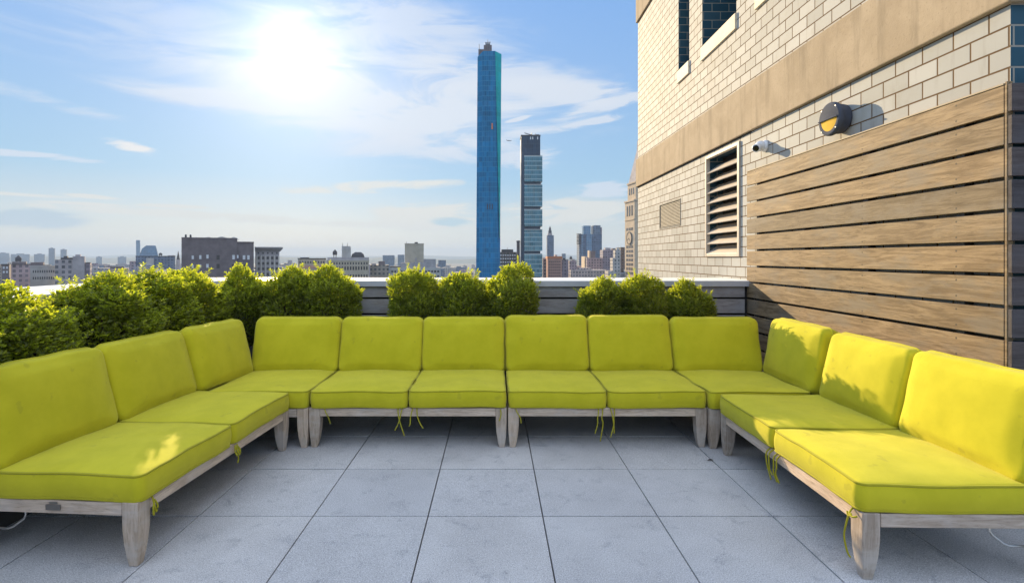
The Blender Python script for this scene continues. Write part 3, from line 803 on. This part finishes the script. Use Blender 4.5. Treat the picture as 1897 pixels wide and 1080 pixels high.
defm('glass_teal', f_glass((.002, .36, .38), (.02, .40, .42), 1.6, 3.9, .10, .10, .12, 0, .12))
defm('glass_pod', f_glass((.045, .135, .175), (.40, .52, .55), 1.9, 4.3, .10, .16, .12, 0, .6, .9)); defm('tower_core', f_glass((.022, .045, .085), (.045, .07, .11), 2.2, 4.3, .12, .12, .3, 0, .4))
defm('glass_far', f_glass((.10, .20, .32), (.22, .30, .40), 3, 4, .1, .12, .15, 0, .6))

class Bld:
    """one building; pixel helpers turn photograph positions at its own distance into metres from its base"""
    def __init__(s, name, label, px, Y, cat='building', rz=0.0, group=None):
        s.Y = Y; s.x0 = X(px, Y); s.k = 1.0
        if px < 880 and not rz: th = math.atan2(-s.x0, Y); rz = th * .93; s.k = math.cos(th)      # each is turned nearly face-on to the camera, keeping its side out of view
        s.t = thing(name, label, cat, (s.x0, Y, GZ), rz, group)
    def xl(s, px): return (X(px, s.Y) - s.x0) * s.k
    def zl(s, py): return Z(py, s.Y) - GZ
    def block(s, name, mt, p0, p1, top, bot=None, y0=0.0, d=18.0, bevel=0, parent=None):
        return MB().box(s.xl(p0), s.xl(p1), y0, y0 + d, 0 if bot is None else s.zl(bot), s.zl(top)).build(name, m(mt), parent or s.t)
    def window(s, px, py, pw, ph, mt='win_dark', parent=None, y=-.12):
        w_, h_ = pw * s.Y / F / 2, ph * s.Y / F / 2
        o = MB().box(-w_, w_, 0, .3, -h_, h_).build('window', m(mt), parent or s.t); o.location = (s.xl(px), y, s.zl(py)); return o
    def grid(s, p0, p1, nx, y0, y1, ny, pw, ph, mt='win_dark'):
        ref = None
        for j in range(ny):
            for i in range(nx):
                px = p0 + (p1 - p0) * (i / (nx - 1) if nx > 1 else .5); py = y0 + (y1 - y0) * (j / (ny - 1) if ny > 1 else .5)
                if ref is None: ref = s.window(px, py, pw, ph, mt)
                else:
                    c_ = ref.copy(); COL.objects.link(c_); c_.parent = s.t; c_.location = (s.xl(px), ref.location.y, s.zl(py))
    def tank(s, px, ytop, ybot, wpx, y=6.0):
        r = wpx * s.Y / F / 2; z0, z1 = s.zl(ybot), s.zl(ytop); h = z1 - z0; Tm = Matrix.Translation((s.xl(px), y, z0))
        mb = MB().lathe([(r, h * .35), (r, h * .72), (r * .05, h)], 14, Tm)
        for a in range(4): mb.tube([Tm @ Vector((r * .7 * math.cos(a * 1.57 + .7), r * .7 * math.sin(a * 1.57 + .7), -.5)), Tm @ Vector((r * .7 * math.cos(a * 1.57 + .7), r * .7 * math.sin(a * 1.57 + .7), h * .36))], r * .1, 5)
        return mb.build('water_tank', m('roof_dark'), s.t)
    def mast(s, px, ytop, ybot, r=.25, y=4.0):
        return MB().tube([(s.xl(px), y, s.zl(ybot)), (s.xl(px), y, s.zl(ytop))], [r, r * .5], 5).build('mast', m('metal_grey'), s.t)

# --- tall blue glass tower
b = Bld('glass_tower', 'tallest slender blue glass skyscraper with a stepped crown', 905, 400, 'skyscraper')
zt, zt2 = b.zl(95), b.zl(104)
bo = [(b.xl(880), 9, 0), (b.xl(881), 2.2, 0), (b.xl(891), 0, 0), (b.xl(925.5), 0, 0), (b.xl(926.5), 6, 0), (b.xl(922), 20, 0), (b.xl(886), 20, 0)]
to = [(b.xl(885), 9, zt2), (b.xl(884.5), 2.2, zt2), (b.xl(895), 0, zt), (b.xl(917), 0, zt), (b.xl(928.5), 6, zt), (b.xl(924), 20, zt), (b.xl(889), 20, zt)]
MB().loft([bo, to]).build('curtain_wall', m('glass_blue'), b.t)
f2 = [(b.xl(925.6), -.06, b.zl(440)), (b.xl(926.6), 5.9, b.zl(440)), (b.xl(928.6), 5.9, zt - .3), (b.xl(917.2), -.06, zt - .3)]
MB().loft([f2, [(p[0] + .25, p[1] - .12, p[2]) for p in f2]]).build('corner_glazing', m('glass_teal'), b.t)
cr = b.block('crown', 'wall_darkbrick', 896, 911, 80, 96, 4, 9)
MB().box(b.xl(886), b.xl(896), 4, 12, b.zl(105), b.zl(88)).build('plant_room', m('wall_darkbrick'), b.t)
MB().box(b.xl(899), b.xl(908), 5, 11, b.zl(80), b.zl(76)).build('roof_plant', m('metal_grey'), b.t)
for px, a in ((887.5, 78), (903.5, 70), (907, 74)): b.mast(px, a, 95, .35)
MB().tube([(b.xl(898), 5, b.zl(75)), (b.xl(909), 5, b.zl(74))], .3, 5).build('crane_arm', m('metal_grey'), b.t)
MB().box(b.xl(910.5), b.xl(913), -.5, 0, b.zl(240), b.zl(229)).build('hoist', m('roof_orange'), b.t)
for px in (903, 907.5, 912): b.window(px, 383, 1.6, 10, 'win_dark', None, -.2)
# --- second tower: dark core with stacked glass boxes
b = Bld('glass_tower', 'shorter glass skyscraper of stacked teal boxes on a dark core', 985, 500, 'skyscraper')
b.block('core', 'tower_core', 966, 1001, 252, None, 0.6, 17)
b.block('core_edge', 'tower_core', 965.2, 975.5, 256, None, 0, 12)
for a, z in ((290, 337), (343, 383), (389, 419.5), (426, 465), (471, 513)):
    b.block('glass_box', 'glass_pod', 971, 1004.5, a, z, -1.4, 19)
    MB().box(b.xl(971.2), b.xl(1004.3), -1.3, 17, b.zl(a - .1), b.zl(a - 1.1)).build('box_roof', m('trim_pale'), b.t)
MB().box(b.xl(965), b.xl(1001.4), .4, 18, b.zl(252.4), b.zl(250)).build('parapet', m('roof_dark'), b.t)
g = MB(); g.tube([(b.xl(972), 6, b.zl(244)), (b.xl(988), 6, b.zl(248.5)), (b.xl(999), 6, b.zl(247))], .45, 5).tube([(b.xl(985), 6, b.zl(251)), (b.xl(986), 6, b.zl(244))], .5, 5).tube([(b.xl(993), 6, b.zl(251)), (b.xl(993), 6, b.zl(245))], .3, 5)
g.build('window_washing_crane', m('metal_grey'), b.t)
for px in (983, 987, 996): b.window(px, 256, 1.8, 5, 'win_light', None, .4)
# --- clock tower, mostly hidden by the brick building
b = Bld('clock_tower', 'old stone clock tower with a pointed roof peeking out beside the brick building', 1175.5, 550, 'tower', R(8))
S = 26.0
def cblock(name, mt, x0, x1, y0, y1, ta, tb): return MB().box(x0, x1, y0, y1, b.zl(tb) if tb else 0, b.zl(ta)).build(name, m(mt), b.t)
cblock('shaft', 'wall_stone', 0, S, 0, S, 372, None)
cblock('cornice', 'wall_stone', -.8, S + .8, -.8, S + .8, 369, 372)
cblock('upper_stage', 'wall_stone', 2.2, S - 2.2, 2.2, S - 2.2, 338, 369)
cblock('upper_cornice', 'wall_stone', 1.4, S - 1.4, 1.4, S - 1.4, 335, 338)
zr0, zr1 = b.zl(335), b.zl(255); c0 = S / 2
MB().loft([[(c0 - q, c0 - q, z), (c0 + q, c0 - q, z), (c0 + q, c0 + q, z), (c0 - q, c0 + q, z)] for q, z in ((10.2, zr0), (3.4, zr0 + (zr1 - zr0) * .78), (3.0, zr1))]).build('pyramid_roof', m('wall_grey'), b.t)
MB().lathe([(2.6, zr1), (2.8, zr1 + 6), (1.2, zr1 + 11), (.2, zr1 + 17)], 12, Matrix.Translation((c0, c0, 0))).build('lantern', m('wall_grey'), b.t)
rot = Matrix.Translation((-.02, c0, b.zl(440.5))) @ Matrix.Rotation(R(-90), 4, 'Y')
ck = MB().lathe([(6.2, 0), (6.2, .6), (5.4, .7), (.1, .72)], 32, rot).build('clock_face', m('wall_stone'), b.t)
MB().lathe([(6.9, -.1), (6.9, .9), (6.1, .9), (6.1, -.1)], 32, rot).build('clock_rim', m('roof_dark'), ck)
hd = MB().obox(rot @ Matrix.Rotation(R(25), 4, 'Z'), -.25, .25, 0, 4.6, .75, .9).obox(rot @ Matrix.Rotation(R(120), 4, 'Z'), -.3, .3, 0, 3.2, .75, .9); hd.build('clock_hands', m('roof_dark'), ck)
ref = None
for j in range(10):
    for i in range(3):
        py = 457 + j * 8.3 if j < 7 else (423.5 if j == 7 else None)
        if py is None: continue
        for yy in (c0 + (i - 1) * 6.6 - 1.5, c0 + (i - 1) * 6.6 + 1.5):
            if ref is None: ref = MB().box(-.15, .2, -.85, .85, -1.5, 1.5).build('window', m('win_dark'), b.t); o = ref
            else: o = ref.copy(); COL.objects.link(o); o.parent = b.t
            o.location = (0, yy, b.zl(py))
for i in range(3):
    o = MB().box(-.2, .2, -1.5, 1.5, -5.5, 5.5).build('arch_window', m('win_dark'), b.t); o.location = (0, c0 + (i - 1) * 6.4, b.zl(389))
    o = MB().box(-.2, .2, -1.2, 1.2, -3.5, 3.5).build('arch_window', m('win_dark'), b.t); o.location = (2.2, c0 + (i - 1) * 5.4, b.zl(352))
MB().box(-.5, -.05, .5, S - .5, b.zl(407), b.zl(404.5)).build('balcony_course', m('wall_stone'), b.t)

# --- dark brick block
b = Bld('apartment_block', 'large dark brick block with a scalloped roofline and a few white windows', 405, 290)
b.block('wall', 'wall_darkbrick', 338, 440, 443, None, 0, 26); b.block('side_wing', 'wall_darkbrick', 440, 472, 449, None, .8, 22)
sc_ = MB()
for p0, p1, hh in ((352, 372, 3.2), (376, 396, 4.2), (397, 424, 5.2), (424, 443, 4.6)):
    n = 12; pr = [(b.xl(p0 + (p1 - p0) * k / n), b.zl(443.6 - hh * math.sin(math.pi * k / n))) for k in range(n + 1)]
    inn = [(x_, max(b.zl(443.6), z_ - .55)) for x_, z_ in pr]
    for k in range(n):
        sc_.add([(pr[k][0], 1, inn[k][1]), (pr[k + 1][0], 1, inn[k + 1][1]), (pr[k + 1][0], 1, pr[k + 1][1] + .02), (pr[k][0], 1, pr[k][1] + .02),
                 (pr[k][0], 4, inn[k][1]), (pr[k + 1][0], 4, inn[k + 1][1]), (pr[k + 1][0], 4, pr[k + 1][1] + .02), (pr[k][0], 4, pr[k][1] + .02)],
                [(0, 1, 2, 3), (7, 6, 5, 4), (0, 4, 5, 1), (3, 2, 6, 7)])
sc_.build('roof_arches', m('trim_pale'), b.t)
MB().box(b.xl(338), b.xl(440), -.25, .4, b.zl(443.2), b.zl(440.6)).build('parapet', m('wall_darkbrick'), b.t)
MB().box(b.xl(440.2), b.xl(472.4), .4, 1.2, b.zl(449.5), b.zl(447.2)).build('wing_parapet', m('wall_darkbrick'), b.t)
for px in (345, 353.5): MB().lathe([(.5, 0), (.5, 1.3), (.2, 1.7)], 8, Matrix.Translation((b.xl(px), 2, b.zl(440.8)))).build('roof_vent', m('roof_dark'), b.t)
for px, py, pw, ph in ((358, 477, 3.4, 6.5), (371.5, 476.5, 3.6, 7), (384.5, 475.5, 3.6, 7), (358, 493, 3, 6), (371.5, 493, 3, 6), (384.5, 492.5, 4, 7), (433, 476.5, 4.2, 8), (441, 475.5, 2.6, 6), (453, 477, 4.4, 8), (461.5, 477, 4.2, 8)):
    b.window(px, py, pw, ph, 'win_light')
for px, py in ((404, 477), (404, 493), (433, 494), (453, 494)): b.window(px, py, 5, 8, 'win_dark')
b = Bld('office_block', 'grey pilastered block with a flared cornice right of the dark brick block', 497, 310)
b.block('wall', 'wall_grey', 473, 517, 463, None, 0, 20)
MB().loft([[(b.xl(472.6), -.3, b.zl(466)), (b.xl(517.5), -.3, b.zl(466)), (b.xl(517.5), 20, b.zl(466)), (b.xl(472.6), 20, b.zl(466))], [(b.xl(472.3), -2.2, b.zl(459.6)), (b.xl(524), -2.2, b.zl(459.6)), (b.xl(524), 21, b.zl(459.6)), (b.xl(472.3), 21, b.zl(459.6))], [(b.xl(472.3), -2.2, b.zl(457.8)), (b.xl(524), -2.2, b.zl(457.8)), (b.xl(524), 21, b.zl(457.8)), (b.xl(472.3), 21, b.zl(457.8))]]).build('cornice', m('wall_grey'), b.t)
for k in range(6):
    px = 475 + k * 8.1; MB().box(b.xl(px), b.xl(px + 2.4), -.5, 0, b.zl(560), b.zl(473)).build('pilaster', m('trim_pale'), b.t)
b.grid(479, 513, 5, 478, 508, 4, 4.2, 5); b.grid(479, 513, 5, 469, 469, 1, 3, 3)
# --- left cluster
def simple(name, label, p0, p1, top, Y, mt, extra=(), d=20, group=None, rz=0.0):
    b = Bld(name, label, (p0 + p1) / 2, Y, 'building', rz, group); b.block('wall', mt, p0, p1, top, None, 0, d)
    for e in extra:
        k = e[0]
        if k == 'b': b.block(e[1], e[2], e[3], e[4], e[5], e[6], e[7] if len(e) > 7 else 3, 10)
        elif k == 't': b.tank(*e[1:])
        elif k == 'm': b.mast(*e[1:])
        elif k == 'g': b.grid(*e[1:])
        elif k == 'p': MB().box(b.xl(p0) - .3, b.xl(p1) + .3, -.35, .4, b.zl(top + .6), b.zl(top - e[1])).build('parapet', m(e[2]), b.t)
    return b
simple('brick_block', 'small brown rooftop block at the far left edge of the skyline', 3, 17, 490, 330, 'wall_darkbrick', [('p', .8, 'roof_dark'), ('g', 7, 13, 2, 496, 504, 2, 2.5, 4, 'win_light')])
simple('apartment_block', 'low mauve block carrying a wooden water tank at far left', 16, 60, 490, 380, 'facade_mauve', [('t', 33, 473, 490.5, 9), ('b', 'roof_house', 'wall_darkbrick', 22, 48, 485, 491), ('p', .8, 'roof_dark')])
simple('apartment_block', 'pale row windowed block right of the water tank at far left', 56, 108, 493, 360, 'wall_pale', [('b', 'roof_house', 'wall_darkbrick', 56, 80, 486, 494), ('b', 'roof_shed', 'roof_dark', 80, 93, 491, 494), ('p', .8, 'trim_pale'), ('g', 62, 104, 11, 503, 515, 2, 1.6, 4.5)])
simple('apartment_block', 'big grey blank walled block with a stepped roof at left', 102, 157, 481, 350, 'facade_greystone', [('b', 'blank_wing', 'wall_grey', 135, 157.5, 475, 540, -2), ('b', 'stair_house', 'wall_grey', 139, 149, 471.5, 476), ('b', 'step', 'roof_dark', 112, 135, 477.5, 482), ('b', 'penthouse', 'roof_dark', 117, 124, 474.5, 478, 5)])
simple('apartment_block', 'narrow block stuck to the right of the grey stepped block', 158, 167, 487, 355, 'facade_mauve', [('p', .8, 'roof_dark')])
simple('apartment_block', 'low lilac block with a rounded roof between the grey block and the blue one', 198, 238, 497, 520, 'facade_mauve', [('b', 'roof_house', 'roof_dark', 204, 230, 494, 498)])
simple('apartment_block', 'hazy low block beyond the bare stretch of coping', 166, 200, 497, 600, 'facade_pale', [('b', 'roof_house', 'wall_grey', 172, 182, 494, 498)])
# blue group left of the dark block
b = Bld('office_block', 'blue tinted glass block with sloped shoulders left of the dark brick block', 278, 900)
MB().loft([[(b.xl(258), 0, b.zl(560)), (b.xl(294), 0, b.zl(560)), (b.xl(294), 25, b.zl(560)), (b.xl(258), 25, b.zl(560))], [(b.xl(258), 0, b.zl(474)), (b.xl(293), 0, b.zl(474)), (b.xl(293), 25, b.zl(474)), (b.xl(258), 25, b.zl(474))],
           [(b.xl(263), 0, b.zl(461)), (b.xl(290), 0, b.zl(461)), (b.xl(290), 25, b.zl(461)), (b.xl(263), 25, b.zl(461))], [(b.xl(271), 0, b.zl(455)), (b.xl(288), 0, b.zl(455)), (b.xl(288), 20, b.zl(455)), (b.xl(271), 20, b.zl(455))]]).build('curtain_wall', m('glass_far'), b.t)
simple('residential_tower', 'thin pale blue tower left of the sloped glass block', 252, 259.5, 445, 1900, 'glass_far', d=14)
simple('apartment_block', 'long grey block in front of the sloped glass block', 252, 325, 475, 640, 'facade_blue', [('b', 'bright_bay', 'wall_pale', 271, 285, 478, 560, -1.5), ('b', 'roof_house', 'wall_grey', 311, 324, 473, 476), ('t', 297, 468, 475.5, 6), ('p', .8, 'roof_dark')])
simple('apartment_block', 'small mauve block at the left foot of the long grey block', 240, 251, 484, 620, 'facade_mauve')
b = Bld('church_spire', 'thin dark church spire left of the dark brick block', 330, 640, 'spire')
b.block('tower', 'wall_grey', 326.5, 333.5, 481, None, 0, 5)
MB().loft([[(b.xl(327), .3, b.zl(481)), (b.xl(333), .3, b.zl(481)), (b.xl(333), 4.6, b.zl(481)), (b.xl(327), 4.6, b.zl(481))], [(b.xl(329.7), 2.2, b.zl(465)), (b.xl(330.3), 2.2, b.zl(465)), (b.xl(330.3), 2.6, b.zl(465)), (b.xl(329.7), 2.6, b.zl(465))]]).build('steeple', m('roof_dark'), b.t)
# middle
b = simple('apartment_block', 'long cream fronted block with a dark roof left of its taller neighbour', 552, 604, 479, 420, 'wall_beige', [('b', 'roof_house', 'roof_dark', 556, 572, 477, 480), ('p', .7, 'roof_dark'), ('b', 'rose_band', 'wall_rose', 552, 604, 492, 497, -.3), ('g', 556, 600, 10, 486, 503, 2, 2.2, 4.5)])
b = simple('apartment_block', 'cream hotel like block with a grey penthouse, dome roof and roof tank', 605, 684, 482, 410, 'wall_beige', [('b', 'attic', 'wall_grey', 607, 684, 477, 483, 1), ('b', 'penthouse', 'wall_pale', 633, 649, 456, 483, 3), ('b', 'annex', 'wall_pale', 641, 649.5, 459, 478, 2), ('t', 620, 462, 478, 8), ('m', 634.5, 450, 457), ('m', 643.5, 450, 457), ('g', 609, 680, 15, 488, 488, 1, 2.2, 4), ('g', 609, 680, 15, 497, 512, 2, 2.6, 6.5), ('p', .5, 'trim_pale')])
MB().loft([[(b.xl(650), 2, b.zl(478)), (b.xl(676), 2, b.zl(478)), (b.xl(676), 12, b.zl(478)), (b.xl(650), 12, b.zl(478))], [(b.xl(652), 3, b.zl(471)), (b.xl(674), 3, b.zl(471)), (b.xl(674), 11, b.zl(471)), (b.xl(652), 11, b.zl(471))], [(b.xl(658), 5, b.zl(467)), (b.xl(669), 5, b.zl(467)), (b.xl(669), 9, b.zl(467)), (b.xl(658), 9, b.zl(467))]]).build('mansard_roof', m('roof_dark'), b.t)
simple('apartment_block', 'brown low block between the cream block and the beige block tower', 686, 720, 491, 430, 'facade_tan', [('b', 'roof_house', 'wall_darkbrick', 701, 713, 484, 492), ('b', 'stair_house', 'wall_grey', 688, 696, 488, 492)])
b = simple('apartment_block', 'beige windowless block tower rising over a broad base', 750, 785, 452, 460, 'wall_beige', [('p', .9, 'wall_beige'), ('b', 'roof_house', 'roof_dark', 768, 774, 448.5, 452), ('m', 752.5, 447, 452), ('b', 'shaft', 'wall_grey', 755, 757, 482, 495, -.4), ('b', 'shaft', 'wall_grey', 769, 772, 478, 495, -.4), ('g', 754, 781, 5, 488, 500, 2, 2.2, 3.5)], 18)
simple('apartment_block', 'broad pale banded block at the foot of the beige block tower', 722, 817, 496, 440, 'wall_pale', [('b', 'terrace_roof', 'roof_dark', 722, 752, 493.5, 497), ('b', 'brown_wing', 'wall_grey', 785, 808, 480, 497, 4), ('b', 'mid_wing', 'wall_grey', 742, 790, 487, 497, 2), ('g', 727, 812, 16, 503, 512, 2, 3.6, 3.6)])
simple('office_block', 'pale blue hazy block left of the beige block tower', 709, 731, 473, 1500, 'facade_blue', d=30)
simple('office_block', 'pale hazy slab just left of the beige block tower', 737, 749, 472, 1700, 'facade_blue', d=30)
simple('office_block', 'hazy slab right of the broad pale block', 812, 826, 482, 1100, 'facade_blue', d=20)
simple('office_block', 'pale block tucked behind the flared cornice block', 526, 549, 487, 900, 'facade_pale', [('b', 'roof_house', 'wall_grey', 533, 541, 482, 488)])
# between and right of the towers
simple('apartment_block', 'dark gridded block between the two glass skyscrapers', 925, 957, 467, 540, 'facade_brickdark', [('b', 'roof_frame', 'roof_dark', 929, 951, 462, 468), ('g', 928, 954, 7, 473, 505, 6, 2.4, 2.6, 'win_light'), ('m', 940, 458, 463)])
b = Bld('chimney', 'brown brick chimney stack left of the shorter glass skyscraper', 960, 520, 'chimney'); MB().lathe([(1.9, 0), (1.6, b.zl(449)), (1.9, b.zl(448.5)), (1.9, b.zl(446))], 14).build('stack', m('wall_darkbrick'), b.t)
b = Bld('office_tower', 'slim blue grey tower topped by a small cupola right of the glass skyscrapers', 1019, 1000, 'skyscraper')
b.block('wall', 'facade_blue', 1013.5, 1026, 436, None, 0, 13); b.block('setback', 'wall_grey', 1015, 1023, 432, 437, 1, 9)
MB().lathe([(3.2, 0), (3.2, 5), (2.2, 6), (2.2, 9), (.2, 14)], 10, Matrix.Translation((b.xl(1019.5), 6, b.zl(432)))).build('cupola', m('roof_dark'), b.t)
b = simple('apartment_block', 'pink brick block with an orange roof edge', 1014.5, 1041, 479, 520, 'wall_rose', [('g', 1018, 1037, 6, 485, 511, 6, 2, 2.4), ('b', 'tank_house', 'wall_grey', 1029, 1033, 472, 476)], 18)
MB().box(b.xl(1014), b.xl(1041.5), -.5, 18, b.zl(479), b.zl(475)).build('roof_edge', m('roof_orange'), b.t)
simple('apartment_block', 'grey rear block right of the pink orange topped one', 1041.5, 1053, 481, 530, 'facade_mauve', [('b', 'roof_house', 'roof_dark', 1043, 1048, 478.5, 482)])
simple('apartment_block', 'small purple block with a dark water tank left of the twin towers', 1055, 1068, 483, 600, 'facade_mauve', [('t', 1059, 474, 484, 5), ('b', 'roof_house', 'wall_grey', 1061, 1066, 480, 484)])
simple('apartment_block', 'narrow grey block between the shorter glass skyscraper and the pink block', 1005.5, 1013.5, 478, 540, 'facade_greystone')
simple('office_tower', 'far pale blue cylinder of a block behind the pink building', 1041, 1048, 470, 1600, 'facade_blue', d=10)
b = Bld('apartment_tower', 'blue grey twin topped apartment tower left of the clock tower', 1094, 820, 'skyscraper')
b.block('wall', 'facade_blue', 1073, 1115, 434, None, 0, 24); b.block('glass_top', 'glass_far', 1081.5, 1095, 418, 435, 3, 14); b.block('right_top', 'facade_blue', 1100, 1113, 417.5, 435, 2, 18); b.block('right_step', 'facade_mauve', 1113, 1116, 421, 435, 4, 12)
b.block('cream_fin', 'trim_pale', 1097, 1099.5, 418, 434, 4, 4); b.block('glass_bay', 'glass_far', 1086, 1096, 434, 560, -1.2, 4); b.block('glass_bay', 'glass_far', 1077, 1080, 436, 560, -1, 4)
bal = MB()
for k in range(8): bal.box(b.xl(1069), b.xl(1077), -1, 6, b.zl(434 + k * 2.6), b.zl(433 + k * 2.6))
bal.build('balconies', m('roof_dark'), b.t)
simple('apartment_block', 'cream sided narrow slab at the foot of the twin topped tower', 1083, 1087, 475, 650, 'wall_stone', d=24)
simple('apartment_block', 'purple brown block in front of the twin topped tower', 1087.5, 1117, 478, 640, 'facade_mauve', [('b', 'stair_house', 'wall_darkbrick', 1095, 1104, 465, 479), ('b', 'lit_fin', 'wall_stone', 1092, 1094.5, 464, 479)])
simple('apartment_block', 'dark mauve ragged topped block left of the white stepped building', 1117, 1148, 463, 700, 'facade_mauve', [('b', 'roof_house', 'wall_grey', 1122, 1132, 459, 464), ('b', 'roof_house', 'wall_darkbrick', 1136, 1143, 460, 464)])
b = Bld('stepped_building', 'small white stepped building left of the clock tower', 1141, 520)
for p0, p1, a, d in ((1127, 1146, 502, 16), (1136, 1148.5, 478, 12), (1141, 1151, 463, 9)): b.block('tier', 'facade_pale', p0, p1, a, None, 6 - d / 3, d)
b.block('crown', 'wall_pale', 1144, 1149, 459, 463, 4, 4)
simple('apartment_block', 'dark slab squeezed between the white stepped building and the clock tower', 1150, 1157.5, 458, 620, 'facade_brickdark')
# far pale towers at left
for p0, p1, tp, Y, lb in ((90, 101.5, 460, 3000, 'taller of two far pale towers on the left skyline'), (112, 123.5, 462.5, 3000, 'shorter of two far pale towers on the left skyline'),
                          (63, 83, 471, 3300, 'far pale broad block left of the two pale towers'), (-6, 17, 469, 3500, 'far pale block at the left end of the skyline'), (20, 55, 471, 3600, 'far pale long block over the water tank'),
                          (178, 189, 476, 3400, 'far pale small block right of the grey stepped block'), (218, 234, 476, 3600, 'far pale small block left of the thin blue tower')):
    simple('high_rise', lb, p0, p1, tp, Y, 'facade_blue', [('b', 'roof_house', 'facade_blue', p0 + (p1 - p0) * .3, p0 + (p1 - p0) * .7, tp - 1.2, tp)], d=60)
# low roofs filling the middle distance
rr = random.Random(11)
kinds = ['facade_greystone', 'facade_mauve', 'facade_pale', 'facade_tan', 'facade_blue']
protos = {}
for k in range(170):
    Y = 560 + 2600 * rr.random() ** 1.4; px = rr.uniform(-120, 1200)
    y_top = 483 + 24 * (600 / Y) ** .5 * rr.uniform(.35, 1.0)
    wid = rr.uniform(16, 42); zt = Z(y_top, Y) - GZ
    if zt < 8: continue
    kd = rr.choice(kinds); x_ = X(px, Y)
    t = thing('low_building', 'hazy low building of the far city below the horizon', 'building', (x_, Y, GZ), rr.uniform(-.08, .08), 'hazy low buildings of the far city')
    key = (kd, k % 6)
    if key not in protos:
        r_h = MB().box(-.5, .5, 0, 1, 0, 1)
        me = r_h.build('wall', m(kd)); protos[key] = me.data; bpy.data.objects.remove(me)
    d_ = rr.uniform(15, 35)
    mb = MB().box(-wid / 2, wid / 2, 0, d_, 0, zt).box(-wid * .25, wid * .1, d_ * .3, d_ * .6, zt, zt + rr.uniform(2, 5))
    mb.build('wall', m(kd), t)
# aeroplane
t = thing('aeroplane', 'tiny airliner in the sky left of the shorter glass skyscraper', 'aeroplane', (X(943, 900), 900, Z(261, 900)))
MB().tube([(-4.2, 0, .25), (-3, 0, .1), (2.6, 0, 0), (4.2, 0, .1), (4.6, 0, .1)], [.2, .55, .6, .35, .1], 10).build('fuselage', m('metal_grey'), t, smooth=True)
MB().loft([[(-.8, -3.8, .1), (-.2, -3.8, .1), (1.2, 0, -.1), (-.9, 0, -.1)], [(-.8, -3.8, .2), (-.2, -3.8, .2), (1.2, 0, .1), (-.9, 0, .1)]]).build('wing', m('metal_grey'), t)
MB().loft([[(-.8, 3.8, .1), (-.2, 3.8, .1), (1.2, 0, -.1), (-.9, 0, -.1)], [(-.8, 3.8, .2), (-.2, 3.8, .2), (1.2, 0, .1), (-.9, 0, .1)]]).build('wing', m('metal_grey'), t)
MB().loft([[(-4.4, -.08, .3), (-3.0, -.08, .3), (-3.9, -.08, 1.7), (-4.6, -.08, 1.7)], [(-4.4, .08, .3), (-3.0, .08, .3), (-3.9, .08, 1.7), (-4.6, .08, 1.7)]]).build('tail_fin', m('metal_grey'), t)

# ------------------------------------------------------------------ air
hz = MB().box(-15500, 15500, -450, 15900, GZ - 2, 260).build('haze', m('dark'))
hz['kind'] = 'stuff'
hm = bpy.data.materials.new('haze'); hm.use_nodes = True; E.nt = hm.node_tree; E.nt.nodes.clear()
pv = node('ShaderNodeVolumePrincipled'); pv.inputs['Color'].default_value = (.53, .67, .86, 1); pv.inputs['Density'].default_value = HAZE; pv.inputs['Anisotropy'].default_value = .0
E.nt.links.new(pv.outputs[0], node('ShaderNodeOutputMaterial').inputs['Volume'])
hz.data.materials.clear(); hz.data.materials.append(hm)
